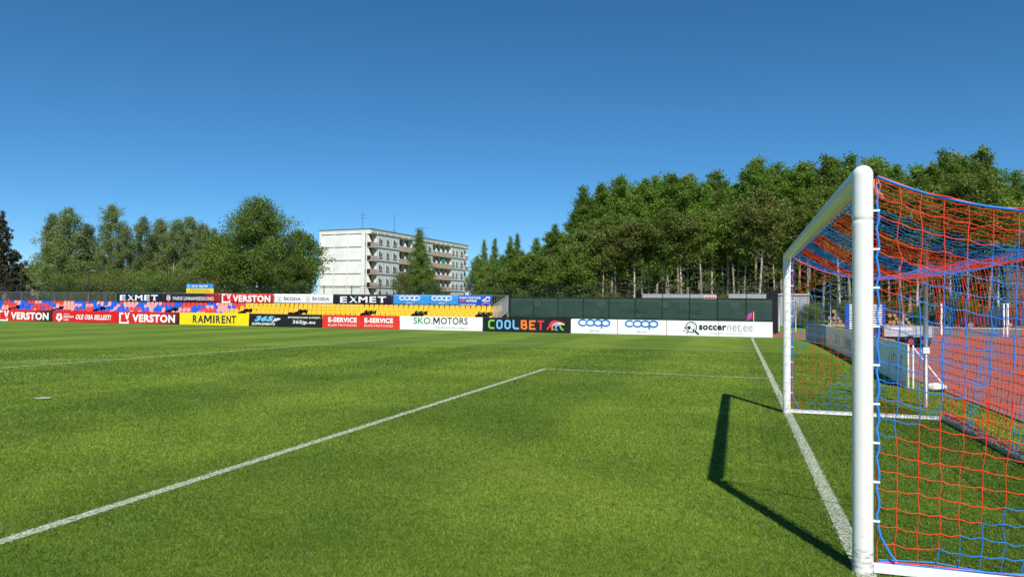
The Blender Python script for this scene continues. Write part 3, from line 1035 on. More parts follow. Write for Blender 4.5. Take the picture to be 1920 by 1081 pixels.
def verston_logo(root, pa, pb, ta, tb, Y, rect, m):
    """white open corner bracket with a V in it"""
    x0, x1, z0, z1 = rect(pa, pb, ta, tb)
    w, h = x1 - x0, z1 - z0
    t_ = 0.17 * h
    b = MB()
    b.prism([(x0, z0), (x1, z0), (x1, z0 + 0.32 * h), (x1 - t_, z0 + 0.32 * h), (x1 - t_, z0 + t_), (x0 + t_, z0 + t_), (x0 + t_, z1 - t_),
             (x0 + 0.42 * w, z1 - t_), (x0 + 0.42 * w, z1), (x0, z1)], Y - 0.003, Y)
    a = x0 + 0.55 * w
    b.prism([(a, z1), (a + 0.16 * w, z1), (a + 0.27 * w, z0 + 0.62 * h), (a + 0.38 * w, z1), (a + 0.54 * w, z1), (a + 0.35 * w, z0 + 0.42 * h), (a + 0.19 * w, z0 + 0.42 * h)], Y - 0.003, Y)
    return inroot(b, 'logo', m, root)

def ring(cx, cz, rx, rz, n=28, a0=0, a1=360):
    return [(cx + rx * math.cos(math.radians(a0 + (a1 - a0) * k / n)), cz + rz * math.sin(math.radians(a0 + (a1 - a0) * k / n))) for k in range(n + (0 if a1 - a0 == 360 else 1))]

def coop_logo(root, x0, x1, z0, z1, Y, m):
    """four joined round letters c o o p drawn with one stroke width"""
    h = z1 - z0
    w = x1 - x0
    cz = z0 + h * 0.60
    rz = h * 0.325
    rx = w / 8 * 1.02
    st = h * 0.17
    b = MB()
    xs_ = [x0 + rx * 1.05 + (w - 2.1 * rx) * k / 3 for k in range(4)]
    b.ribbon(ring(xs_[0], cz, rx, rz, 24, 42, 318), st, Y - 0.003, Y)
    b.ribbon(ring(xs_[1], cz, rx, rz), st, Y - 0.005, Y - 0.001, closed=True)
    b.ribbon(ring(xs_[2], cz, rx, rz), st, Y - 0.007, Y - 0.002, closed=True)
    b.ribbon(ring(xs_[3], cz, rx, rz), st, Y - 0.009, Y - 0.003, closed=True)
    b.ribbon([(xs_[3] - rx * 0.98, cz + rz * 0.2), (xs_[3] - rx * 0.98, z0)], st, Y - 0.011, Y - 0.004)
    return inroot(b, 'logo', m, root)

# red boards with the bracket logo
def verston(pa, pb, lo, tx, ta, tb, label):
    r = board(label, pa, pb, P_VERSTON)
    verston_logo(r, lo[0], lo[1], ta - 3.5, tb + 3, YT, brect, P_WHITE)
    btext(r, 'VERSTON', tx[0], tx[1], ta, tb, P_WHITE, bold=0.045)
    return r
verston(-25, 98, (-3, 15), (20, 91), 585, 599, 'red fading to dark board with white bracket logo, first at the left edge')
r = board('plain bright red board with a white flower emblem and slanted white capitals', 98.5, 221, P_RED)
cx, cz = BX(111), bz(111, 594)
b = MB()
for k in range(5):
    w_ = math.radians(54 + 72 * k)
    px_, pz_ = cx + 0.20 * math.cos(w_), cz + 0.20 * math.sin(w_)
    b.prism(ring(px_, pz_, 0.145, 0.145, 14), YT - 0.002 - 0.001 * k, YT)
inroot(b, 'emblem', P_WHITE, r)
b = MB()
b.ribbon(ring(cx, cz, 0.11, 0.11), 0.05, YT - 0.010, YT - 0.008, closed=True)
inroot(b, 'emblem_ring', P_RED, r)
btext(r, 'A.LeCoq', 119, 130, 587, 590, P_WHITE, bold=0.03, shear=0.2)
btext(r, 'PREMIUM', 119, 138, 591.5, 595.5, P_WHITE, bold=0.03, shear=0.15)
btext(r, 'LIIGA', 119, 128.5, 597, 600.5, P_WHITE, bold=0.03, shear=0.15)
btext(r, 'OLE OSA SELLEST!', 142, 208, 589.5, 599, P_WHITE, bold=0.04, shear=0.22)
verston(221.5, 336, (223.5, 241.5), (248, 328), 589, 604, 'red fading to dark board with white bracket logo, beside the yellow board')
r = board('bright yellow board with dark navy slab lettering', 336.5, 466.5, P_YEL)
INKN = mat('print_ink_navy', (0.008, 0.016, 0.05, 1))
def big_m(root, pa, pb, ta, tb, m, st=0.2):
    x0, x1, z0, z1 = brect(pa, pb, ta, tb)
    b = MB()
    b.prism([(x0 + (x1 - x0) * u, z0 + (z1 - z0) * v) for u, v in ((0, 0), (0, 1), (st + 0.05, 1), (0.5, 0.46), (0.95 - st, 1), (1, 1), (1, 0), (1 - st, 0), (1 - st, 0.66), (0.56, 0.16), (0.44, 0.16), (st, 0.66), (st, 0))][::-1], YT - 0.003, YT)
    return inroot(b, 'lettering', m, root)
btext(r, 'R', 361.5, 370, 590.5, 605.2, INKN, bold=0.03)
btext(r, 'A', 371, 381.5, 590.6, 605.3, INKN, bold=0.03)
big_m(r, 382.5, 397, 590.8, 605.5, INKN)
btext(r, 'I', 399.5, 402.5, 591, 605.7, INKN, bold=0.05)
btext(r, 'R', 405, 413.5, 591.2, 605.9, INKN, bold=0.03)
btext(r, 'E', 415.5, 422.5, 591.3, 606.1, INKN, bold=0.03)
btext(r, 'N', 424.5, 433, 591.4, 606.2, INKN, bold=0.03)
btext(r, 'T', 434, 442.5, 591.5, 606.4, INKN, bold=0.03)
r = board('black board with a pale blue and white slanted number logo', 467, 604, P_BLACK)
btext(r, '365', 477, 514, 591.5, 602, P_LBLUE, bold=0.07, shear=0.35)
btext(r, 'JP', 509, 526, 596, 603.5, P_WHITE, bold=0.06, shear=0.35)
btext(r, 'SUPPLEMENTS', 472, 516, 604.5, 609, P_WHITE, bold=0.03, shear=0.25)
btext(r, 'SPORDIJOOGID E-POEST:', 540, 601, 593.5, 597.5, P_WHITE, bold=0.03)
btext(r, '365jp.eu', 549, 591, 600, 608.5, P_WHITE, bold=0.02)
for pa, pb, ta_, lab in ((604.5, 677, 615, 'orange red board with white capitals, next to the black board'), (677.5, 749, 683, 'orange red board with white capitals, next to the white board')):
    r = board(lab, pa, pb, P_ORED)
    o_ = ta_ - 615
    btext(r, 'E-SERViCE', 615.5 + o_, 669 + o_, 594.5 + o_ * 0.018, 604 + o_ * 0.018, P_WHITE, bold=0.05)
    btext(r, 'ELEKTRITÖÖD', 615.5 + o_, 669 + o_, 606.5 + o_ * 0.018, 611 + o_ * 0.018, P_WHITE, bold=0.0)
r = board('white board with green and black capitals and small grey writing', 749.5, 905, P_WHITE)
btext(r, 'SKO.', 775.5, 811, 594.5, 607, P_GREEN, bold=0.015)
big_m(r, 812.5, 824.5, 594.8, 607.6, P_BLACK, 0.17)
btext(r, 'OTORS', 826.5, 877, 595, 608, P_BLACK, bold=0.012)
btext(r, 'Škoda esindus Laagris', 818, 877, 610.5, 617, P_GREY)
r = board('black board with rainbow coloured capitals and a long nosed animal emblem', 905.5, 1070, P_BLACK)
x0, x1, z0, z1 = brect(914, 1022, 599.5, 617)
W_ = (x1 - x0) / 7
hh = z1 - z0
sw = 0.115
def cletter(kind, k):
    a = x0 + W_ * k + 0.06
    c_ = a + W_ - 0.13
    o_ = sw / 2
    l_, r_, b_, t_ = a + o_, c_ - o_, z0 + o_, z1 - o_
    q = 0.13
    rnd = lambda cx_, cz_, a0, a1: ring(cx_, cz_, q, q, 5, a0, a1)
    if kind == 'C':
        return [([(r_ + o_, t_)] + rnd(l_ + q, t_ - q, 90, 180) + rnd(l_ + q, b_ + q, 180, 270) + [(r_ + o_, b_)], False)]
    if kind == 'O':
        return [(rnd(r_ - q, t_ - q, 0, 90) + rnd(l_ + q, t_ - q, 90, 180) + rnd(l_ + q, b_ + q, 180, 270) + rnd(r_ - q, b_ + q, 270, 360), True)]
    if kind == 'L':
        return [([(l_, z1)] + rnd(l_ + q, b_ + q, 180, 270) + [(r_ + o_, b_)], False)]
    if kind == 'B':
        mz = (b_ + t_) / 2
        return [([(l_, b_), (l_, t_), (r_ - 0.05, t_), (r_ - 0.02, mz + 0.05), (r_ - 0.05, mz + 0.012), (l_ + o_, mz + 0.012)], False),
                ([(l_ + o_, mz - 0.012), (r_ - 0.03, mz - 0.012), (r_, mz - 0.06), (r_, b_ + 0.05), (r_ - 0.05, b_), (l_ + o_, b_)], False)]
    if kind == 'E':
        mz = (b_ + t_) / 2
        return [([(r_ + o_, t_), (l_, t_), (l_, b_), (r_ + o_, b_)], False), ([(l_ + o_, mz), (r_ - 0.02, mz)], False)]
    if kind == 'T':
        return [([(a, t_), (c_, t_)], False), ([((a + c_) / 2, t_ - o_), ((a + c_) / 2, z0)], False)]
for k, (ch, m) in enumerate(zip('COOLBET', (P_LIME, P_LBLUE, P_LBLUE, P_LBLUE, P_ORANGE, P_ORANGE, P_CRED))):
    b = MB()
    for j, (pl, cl_) in enumerate(cletter(ch, k)):
        b.ribbon(pl, sw, YT - 0.003 - 0.0015 * j, YT, closed=cl_)
    inroot(b, 'lettering', m, r)
def E2(u, v):                                     # emblem pixels, as seen 24 times enlarged
    px, py = 1000 + u / 24, 590 + v / 24
    return BX(px), bz(px, py)
for m, pts, dy in ((P_CRED, [(590, 610), (700, 500), (740, 370), (830, 280), (950, 240), (1080, 265), (1250, 300), (1385, 350), (1425, 420), (1330, 385), (1190, 340), (1060, 330), (930, 370), (850, 440), (790, 540), (700, 600), (660, 670), (600, 650)], 0.001),
                   (P_WHITE, [(850, 450), (930, 385), (1090, 335), (1190, 345), (1330, 395), (1415, 425), (1385, 460), (1260, 430), (1160, 390), (1060, 375), (960, 400), (900, 450)], 0.004),
                   (P_ORANGE, [(815, 490), (860, 450), (890, 500), (885, 600), (960, 655), (940, 680), (815, 680)], 0.002),
                   (P_LBLUE, [(885, 470), (980, 415), (1090, 365), (1190, 400), (1230, 440), (1130, 480), (1050, 540), (1035, 640), (1110, 670), (1100, 700), (1000, 690), (985, 560), (1010, 490), (900, 500)], 0.0055),
                   (P_LIME, [(1160, 470), (1230, 430), (1250, 520), (1310, 620), (1385, 650), (1370, 700), (1280, 690), (1200, 580)], 0.007)):
    b = MB()
    b.prism([E2(*p) for p in pts][::-1], YT - dy - 0.002, YT - dy)
    inroot(b, 'emblem', m, r)
for pa, pb, ca, cb, ja, jb, lab in ((1070.5, 1157.5, 1085, 1143.5, 1105, 1123.5, 'white board with round blue letters, next to the black rainbow board'),
                                    (1158, 1250, 1172.5, 1233.5, 1194, 1212.5, 'white board with round blue letters, next to the magnifying glass board')):
    r = board(lab, pa, pb, P_WHITE)
    q = (pa - 1070) * 0.0225
    coop_logo(r, *brect(ca, cb, 598 + q, 615 + q), YT, P_BLUE)
    btext(r, 'Järva', ja, jb, 617 + q, 623 + q, P_GREY)
r = board('white board with a football under a black magnifying glass and dark lettering', 1250.5, 1449, P_WHITE)
def E3(u, v):
    px, py = 1270 + u / 12.8, 595 + v / 12.8
    return BX(px), bz(px, py)
cx, cz = E3(338, 230)
R_ = E3(465, 230)[0] - cx
b = MB(); b.ribbon(ring(cx, cz, R_, R_, 36), 0.05, YT - 0.004, YT - 0.001, closed=True)
p, q = E3(420, 320), E3(515, 405)
b.ribbon([p, q], 0.105, YT - 0.007, YT - 0.005)
inroot(b, 'magnifier', P_BLACK, r)
b = MB()
b.prism(ring(*E3(282, 243), 0.115, 0.115, 5, 18, 378)[:5][::-1], YT - 0.003, YT)
b.prism([E3(*p_) for p_ in ((370, 290), (410, 250), (400, 340), (375, 345))][::-1], YT - 0.003, YT)
for (u, v) in ((170, 322), (238, 362), (185, 245)):
    b.prism(ring(*E3(u, v), 0.05, 0.05, 6)[::-1], YT - 0.003, YT)
for p_, q_ in (((282, 280), (270, 330)), ((320, 250), (375, 300)), ((300, 205), (335, 150)), ((240, 215), (215, 190))):
    b.ribbon([E3(*p_), E3(*q_)], 0.016, YT - 0.0045, YT - 0.003)
inroot(b, 'football_print', P_BLACK, r)
b = MB()
b.prism([E3(*p_) for p_ in ((310, 115), (380, 125), (440, 180), (455, 250), (425, 310), (405, 300), (410, 230), (370, 165))][::-1], YT - 0.0025, YT)
inroot(b, 'glass_print', P_PALE, r)
btext(r, 'soccer', 1310.5, 1362, 609.2, 618.8, P_BLACK, bold=0.045)
btext(r, 'net.ee', 1364, 1411, 608.5, 620.5, P_GREY, bold=-0.008)
btext(r, 'jalgpalli luubi all', 1330, 1391, 622, 627.5, mat('print_pale_grey', (0.42, 0.46, 0.50, 1)))
b = MB(); b.box(BX(1347.5) - 0.012, BX(1347.5) + 0.012, YB - 0.0045, YB - 0.001, 0.02, 0.93)
inroot(b, 'panel_joint', P_GREY, r)

# ------------------------------------------------------------------ the stand
DECK = mat('stand_deck', (0.085, 0.080, 0.078, 1), rough=0.85, var=0.3, scale=1.5)
RISER = mat('stand_riser', (0.045, 0.035, 0.034, 1), rough=0.9, var=0.3)
RAIL = mat('rail_grey', (0.22, 0.23, 0.235, 1), rough=0.5, metal=0.3, var=0.15)
ROWY = [43.55, 44.35, 45.15, 45.95]
ROWZ = [0.62, 0.84, 1.06, 1.28]                     # height of the seat of each row
XL, XR = -74.0, -16.95
st = thing('spectator_stand', 'long low stepped stand of steel and dark decking behind the advert boards', 'stand', ((XL + XR) / 2, 45.0, 0))
b = MB()
for k in range(4):
    b.box(XL, XR, ROWY[k] - 0.35, ROWY[k] + 0.449, ROWZ[k] - 0.46, ROWZ[k] - 0.40)
inroot(b, 'deck', DECK, st)
b = MB()
for k in range(4):
    b.box(XL, XR, ROWY[k] + 0.38, ROWY[k] + 0.42, 0.0 if k == 3 else ROWZ[k] - 0.399, ROWZ[k] - 0.20)
b.box(XL, XR, ROWY[0] - 0.40, ROWY[0] - 0.36, 0.0, ROWZ[0] - 0.405)
inroot(b, 'riser', RISER, st)
GAPS = [at(px, 581, 44.75)[0] for px in (909, 785, 692, 561, 460, 327, 193, 114, 31)]
GW2 = 0.66
stp = MB()
for gx in GAPS:
    for k in range(1, 3):
        stp.box(gx - 0.36, gx + 0.36, ROWY[k] - 0.62, ROWY[k] - 0.352, ROWZ[k] - 0.60, ROWZ[k] - 0.50)
inroot(stp, 'aisle_step', mat('step_grey', (0.34, 0.33, 0.31, 1), rough=0.8), st)
for gx in GAPS:
    b = MB()
    b.tube([(gx - 0.34, ROWY[0] - 0.2, 0.3), (gx - 0.34, ROWY[0] - 0.2, 0.86), (gx - 0.30, ROWY[0] + 0.10, 0.90)], 0.03, n=5)
    inroot(b, 'aisle_post', mat('pale_post', (0.55, 0.54, 0.52, 1), rough=0.6), st)

# rear railing with vertical bars
YR = 46.62
rl = thing('stand_railing', 'grey steel railing of vertical bars along the back of the stand', 'railing', ((XL + XR) / 2, YR, 0))
b = MB()
x = XL
while x <= XR:
    b.tube([(x, YR, 1.50), (x, YR, 2.46)], 0.012, n=4, cap=False)
    x += 0.135
inroot(b, 'bars', RAIL, rl)
b = MB()
for z in (1.48, 2.47):
    b.tube([(XL, YR, z), (XR, YR, z)], 0.025, n=6)
inroot(b, 'handrail', RAIL, rl)
x = XL
while x <= XR + 0.1:
    b = MB()
    b.box(x - 0.03, x + 0.03, YR + 0.03, YR + 0.09, 0.0, 2.5)
    inroot(b, 'post', RAIL, rl)
    x += (XR - XL) / 29
# sloping end railing and its bars
er = thing('end_railing', 'pale steel end railing sloping down the right side of the stand', 'railing', (XR, 45, 0))
b = MB()
xe = XR + 0.06
b.tube([(xe, 43.2, 1.72), (xe, 46.5, 2.44)], 0.035, n=6)
b.tube([(xe, 43.2, 0.45), (xe, 46.5, 1.35)], 0.025, n=6)
inroot(b, 'handrail', mat('rail_pale', (0.42, 0.43, 0.43, 1), rough=0.45, metal=0.3), er)
b = MB()
for k in range(24):
    f = k / 23
    y_ = 43.2 + 3.3 * f
    b.tube([(xe, y_, 0.45 + 0.9 * f), (xe, y_, 1.72 + 0.72 * f)], 0.016, n=4, cap=False)
for y_ in (43.2, 44.8, 46.5):
    b.tube([(xe, y_, 0.0), (xe, y_, 1.72 + 0.72 * (y_ - 43.2) / 3.3)], 0.03, n=5)
inroot(b, 'bars', mat('rail_pale', (0.42, 0.43, 0.43, 1), rough=0.45, metal=0.3), er)

# ------------------------------------------------------------------ seats
SEATC = {'yellow': mat('seat_yellow', lin('#fac534', 0.85), rough=0.42, var=0.06, spec=0.4),
         'blue': mat('seat_blue', lin('#1a66e0', 0.85), rough=0.42, var=0.08, spec=0.4),
         'red': mat('seat_red', lin('#e8483e', 0.80), rough=0.42, var=0.10, spec=0.4),
         'pink': mat('seat_faded_pink', lin('#f6aba2', 0.85), rough=0.55, var=0.10, spec=0.3)}
def seat_mesh(colour):
    b = MB()
    w = 0.178
    # moulded shell: pan with rolled front, back raked and tapering to a rounded top
    prof = [(-0.20, -0.06), (-0.21, -0.005), (-0.17, 0.02), (-0.02, 0.0), (0.11, 0.01), (0.165, 0.06), (0.20, 0.24), (0.225, 0.40), (0.215, 0.425)]
    wid = [w * 0.90, w * 0.97, w, w, w, w, w * 0.97, w * 0.86, w * 0.74]
    th = 0.014
    n = len(prof)
    nrm = []
    for k in range(n):
        a, c = prof[max(k - 1, 0)], prof[min(k + 1, n - 1)]
        d = Vector((c[0] - a[0], c[1] - a[1])).normalized()
        nrm.append((-d.y, d.x))
    for s in (1, -1):
        for k in range(n):
            y, z = prof[k][0] + nrm[k][0] * th * s, prof[k][1] + nrm[k][1] * th * s
            up = 0.018 if 2 <= k <= 7 else 0.0
            for j, fx in enumerate((-1, -0.82, 0.82, 1)):
                e = up if j in (0, 3) else 0.0
                b.v.append((wid[k] * fx, y + nrm[k][0] * e, z + nrm[k][1] * e))
    for k in range(n - 1):
        for j in range(3):
            p = k * 4 + j
            b.f.append((p, p + 1, p + 5, p + 4))
            q = n * 4 + p
            b.f.append((q + 4, q + 5, q + 1, q))
            b.m += [0, 0]
        for j in (0, 3):
            p, q = k * 4 + j, n * 4 + k * 4 + j
            b.f.append((p, p + 4, q + 4, q) if j == 0 else (p + 4, p, q, q + 4)); b.m.append(0)
    for k in (0, n - 1):
        for j in range(3):
            p, q = k * 4 + j, n * 4 + k * 4 + j
            b.f.append((q, q + 1, p + 1, p) if k == 0 else (p, p + 1, q + 1, q)); b.m.append(0)
    # bracket under the pan
    b.box(-0.05, 0.05, -0.12, 0.14, -0.40, -0.02, 1)
    me = bpy.data.meshes.new('stadium_seat')
    me.from_pydata(b.v, [], b.f)
    me.materials.append(SEATC[colour]); me.materials.append(RISER)
    me.polygons.foreach_set('material_index', b.m)
    me.update()
    return me
SEATM = {c: seat_mesh(c) for c in SEATC}
PITCH = 0.418
rs = random.Random(5)
def runs(n):
    """faded multicolour rows: short runs of blue, red and faded pink"""
    o = []
    while len(o) < n:
        c = rs.choice(['blue', 'blue', 'blue', 'blue', 'pink', 'red'] if not o or o[-1] != 'blue' else ['pink', 'pink', 'pink', 'pink', 'red'])
        o += [c] * rs.choice([1, 2, 2, 3, 3, 4])
    return o[:n]
XYEL = at(455, 575, 45.5)[0]
BLOCK = ['block at the right end of the stand', 'block under the royal blue banner', 'block right of the black banner', 'block under the black banner', 'block right of the white banner',
         'block under the bracket banner', 'block under the crest banner', 'block under the navy banner', 'block right of the far left block', 'far left block']
seats = []
for k in range(1, 4):
    n = int((XR - 0.15 - XL) / PITCH)
    cols = runs(n)
    for j in range(n):
        x = XR - 0.28 - PITCH * j - (0.07 * (k - 1))
        blk = sum(1 for gx in GAPS if x < gx)
        if k < 3 and any(abs(x - gx) < GW2 for gx in GAPS):
            continue
        col_ = 'yellow' if x > XYEL - 0.25 * (3 - k) else cols[j]
        if px_hidden := (x < -69.5):
            continue
        seats.append((k, x, blk, col_))
seats.sort(key=lambda s: -s[1])
ROWN = {1: 'lowest visible row', 2: 'middle row', 3: 'top row'}
count = {}
far = MB()
made = 0
for k, x, blk, c in seats:
    loc = (x, ROWY[k] + 0.0, ROWZ[k])
    if made < 296:
        key = (k, blk)
        count[key] = count.get(key, 0) + 1
        i = count[key]
        o = link('stadium_seat', SEATM[c], None, loc)
        tag(o, '%s seat, %s, %s from right, %s' % ({'pink': 'faded pink'}.get(c, c), {1: 'lower row', 2: 'middle row', 3: 'top row'}[k], ORD[i - 1], BLOCK[blk]), 'seat', 'plastic seats of the stand')
        made += 1
    else:
        far_c = {'yellow': 0, 'blue': 1, 'red': 2, 'pink': 3}[c]
        me = SEATM[c]
        i0 = len(far.v)
        far.v += [(v.co.x + loc[0], v.co.y + loc[1], v.co.z + loc[2]) for v in me.vertices]
        for p in me.polygons:
            far.f.append(tuple(i0 + q for q in p.vertices)); far.m.append(far_c if p.material_index == 0 else 4)
x = XR - 0.28
while x > -69:
    if not any(abs(x - gx) < GW2 for gx in GAPS):
        fc = 'yellow' if x > XYEL - 0.6 else rs.choice(['pink', 'red', 'blue'])
        me = SEATM[fc]
        i0 = len(far.v)
        far.v += [(v.co.x + x, v.co.y + ROWY[0], v.co.z + ROWZ[0] - 0.05) for v in me.vertices]
        for p in me.polygons:
            far.f.append(tuple(i0 + q for q in p.vertices)); far.m.append({'yellow': 0, 'blue': 1, 'red': 2, 'pink': 3}[fc] if p.material_index == 0 else 4)
    x -= PITCH
fo = far.build('stadium_seats', [SEATC['yellow'], SEATC['blue'], SEATC['red'], SEATC['pink'], RISER])
tag(fo, 'mass of small far seats at the left end and front edge of the stand', 'seats', 'plastic seats of the stand', 'stuff')

# ------------------------------------------------------------------ banners on the rear railing
YN = 46.56
NX = lambda px: xat(px, YN, 560)
def nrect(pa, pb, ta, tb):
    pm = (pa + pb) / 2
    return NX(pa), NX(pb), zat(pm, tb, YN), zat(pm, ta, YN)
def ntext(root, body, pa, pb, ta, tb, m, **k):
    x0, x1, z0, z1 = nrect(pa, pb, ta, tb)
    return lettering(root, body, x0, x1, z0, z1, YN - 0.012, m, **k)
def banner(label, pa, pb, m, z0=1.70, z1=2.47, sag=0.0, group='banners on the stand railing'):
    x0, x1 = NX(pa), NX(pb)
    root = thing('banner', label, 'banner', ((x0 + x1) / 2, YN, 0), group)
    b = MB()
    nx, nz = 26, 5
    for i in range(nx + 1):
        for j in range(nz + 1):
            u, v = i / nx, j / nz
            wv = 0.006 * math.sin(u * 23 + v * 3) * math.sin(v * 3.0) - abs(sag) * 0.3 * math.sin(u * 17 + 5 * v)
            b.v.append((x0 + (x1 - x0) * u, YN + wv, z0 + (z1 - z0) * v - (sag * math.sin(u * math.pi) * (1 - v) if sag else 0)))
    for i in range(nx):
        for j in range(nz):
            p = i * (nz + 1) + j
            b.f.append((p, p + nz + 1, p + nz + 2, p + 1)); b.m.append(0)
    o = inroot(b, 'cloth', m, root, True)
    md = o.modifiers.new('thickness', 'SOLIDIFY'); md.thickness = 0.004; md.offset = 1
    return root
def exmet(pa, pb, ta, tb, t0, t1, label):
    r = banner(label, pa, pb, P_NAVY)
    xs0, xs1 = ta, tb
    w = (xs1 - xs0)
    for ch, f0, f1 in (('E', 0.0, 0.15), ('X', 0.205, 0.37), ('M', 0.40, 0.595), ('E', 0.64, 0.785), ('T', 0.82, 1.0)):
        a, c = xs0 + w * f0, xs0 + w * f1
        ntext(r, ch, a, c, t0, t1, P_WHITE, bold=0.03)
        # serifs
        b = MB()
        for (q0, q1, s0, s1) in ((a - 0.6, a + 3.0, t1 - 1.2, t1), (c - 3.0, c + 0.6, t1 - 1.2, t1)) if ch in 'XM' else ((a - 0.5, a + 2.4, t1 - 1.2, t1),) if ch == 'E' else (((a + c) / 2 - 3, (a + c) / 2 + 3, t1 - 1.2, t1),):
            x0, x1, z0, z1 = nrect(q0, q1, s0, s1)
            b.box(x0, x1, YN - 0.016, YN - 0.0125, z0, z1)
        inroot(b, 'serif', P_WHITE, r)
    b = MB()
    x0, x1, z0, z1 = nrect(xs0 + w * 0.30, xs0 + w * 0.36, t0 - 1, t0 + 3)
    b.ribbon([(x0, z0), (x1, z1)], 0.10, YN - 0.020, YN - 0.017)
    inroot(b, 'green_tick', P_GREEN, r)
exmet(219, 308, 225, 296, 552.5, 563, 'dark navy banner with white serif capitals, hung beside the bare railing')
r = banner('dark maroon banner with a shield crest and white capitals', 308.5, 413, fade_mat('print_navy_to_red', (0.022, 0.012, 0.024, 1), lin('#b0241f', 0.7), 1.95, 2.45, 0.3))
ntext(r, 'PAIDE LINNAMEESKOND', 324.5, 401, 556, 562.5, P_WHITE, bold=0.012)
b = MB()
x0, x1, z0, z1 = nrect(312, 320, 553, 564)
w, h = x1 - x0, z1 - z0
b.prism([(x0 + 0.1 * w, z1), (x0 + 0.1 * w, z0 + 0.62 * h), (x0, z0 + 0.5 * h), (x0 + 0.05 * w, z0 + 0.2 * h), (x0 + 0.5 * w, z0), (x1 - 0.05 * w, z0 + 0.2 * h), (x1, z0 + 0.5 * h), (x1 - 0.1 * w, z0 + 0.62 * h), (x1 - 0.1 * w, z1)], YN - 0.014, YN - 0.011)
inroot(b, 'crest', mat('crest_lilac', (0.62, 0.52, 0.62, 1)), r)
b = MB()
b.prism([(x0 + 0.2 * w, z0 + 0.42 * h), (x0 + 0.5 * w, z0 + 0.1 * h), (x0 + 0.62 * w, z0 + 0.4 * h)], YN - 0.018, YN - 0.0145)
b.prism([(x0 + 0.3 * w, z0 + 0.9 * h), (x0 + 0.3 * w, z0 + 0.68 * h), (x0 + 0.7 * w, z0 + 0.68 * h)], YN - 0.018, YN - 0.0145)
inroot(b, 'crest_field', P_CRED, r)
r = banner('red fading to dark banner with white bracket logo on the railing', 413.5, 513, P_VERSTON)
verston_logo(r, 416, 432, 550.5, 567.5, YN - 0.012, nrect, P_WHITE)
ntext(r, 'VERSTON', 436.5, 507, 553, 566, P_WHITE, bold=0.045)
r = banner('white banner with two pairs of green round emblems and dark capitals', 513.5, 624, P_WHITE)
for o_ in (0, 53.3):
    x0, x1, z0, z1 = nrect(520 + o_, 528 + o_, 555, 565)
    b = MB()
    b.ribbon(ring((x0 + x1) / 2, (z0 + z1) / 2, (x1 - x0) / 2, (z1 - z0) / 2), 0.03, YN - 0.014, YN - 0.011, closed=True)
    cx, cz = (x0 + x1) / 2, (z0 + z1) / 2
    b.prism([(cx - 0.09, cz - 0.10), (cx + 0.02, cz - 0.10), (cx + 0.07, cz + 0.02), (cx + 0.06, cz + 0.12), (cx + 0.01, cz + 0.12), (cx, cz + 0.02), (cx - 0.07, cz - 0.03)][::-1], YN - 0.014, YN - 0.011)
    inroot(b, 'emblem', mat('emblem_green', lin('#7fae68', 0.85)), r)
    ntext(r, 'ŠKODA', 532 + o_, 564.5 + o_, 555.8, 563.2, mat('ink_dark', (0.02, 0.03, 0.035, 1)), bold=0.02)
exmet(624.5, 737, 638, 724, 555.5, 567, 'dark navy banner with white serif capitals, between white and sky blue banners')
r = banner('sky blue banner with round white letters, left one of two', 737.5, 805, P_SKY, sag=0.02)
coop_logo(r, *nrect(749.5, 787, 554, 565), YN - 0.03, P_WHITE)
ntext(r, 'Järva', 762, 773, 565.8, 569.5, P_WHITE)
r = banner('sky blue banner with round white letters, right one of two', 805.5, 859.5, P_SKY, sag=0.02)
coop_logo(r, *nrect(810, 847, 554.5, 565.5), YN - 0.03, P_WHITE)
ntext(r, 'Järva', 823, 834, 566.3, 570, P_WHITE)
r = banner('royal blue banner with white and red capitals at the right end of the railing', 860, 922.5, P_RBLUE, z0=1.67, sag=0.04)
lettering(r, 'PARIM PARTNER', *nrect(861.7, 902, 556, 560.2), YN - 0.03, P_WHITE, bold=0.02)
lettering(r, 'TEIE', *nrect(861.7, 872, 561.3, 565.6), YN - 0.03, mat('ink_pale_red', lin('#e8707a', 0.85)), bold=0.05)
lettering(r, 'AUTOLE!', *nrect(874, 894, 561.5, 565.8), YN - 0.03, P_WHITE, bold=0.05)
lettering(r, 'WWW.MTAK.EE', *nrect(862, 892, 569.6, 571.8), YN - 0.035, P_WHITE, bold=0.04)
b = MB()
for pts in (((904, 564), (905.5, 560.5), (909, 560.5), (912.5, 556), (918.5, 556), (919, 561.5), (917, 561.5), (916.5, 558), (913.5, 558), (911, 562), (906.5, 562), (906, 564)),
            ((904, 565), (919, 565), (919, 563.2), (904.5, 563.2))):
    b.prism([nrect(p, p + 1, q, q)[0:1] + nrect(p, p + 1, q, q)[2:3] for p, q in pts], YN - 0.034, YN - 0.031)
inroot(b, 'emblem', P_WHITE, r)
b = MB()
b.ribbon([nrect(p, p, q, q)[0:1] + nrect(p, p, q, q)[2:3] for p, q in ((903, 571.5), (907, 568.5), (911.5, 567.2), (916, 568.7), (920, 571.3))], 0.05, YN - 0.034, YN - 0.031)
inroot(b, 'emblem_arc', mat('ink_pink', lin('#f0a0b0', 0.85)), r)
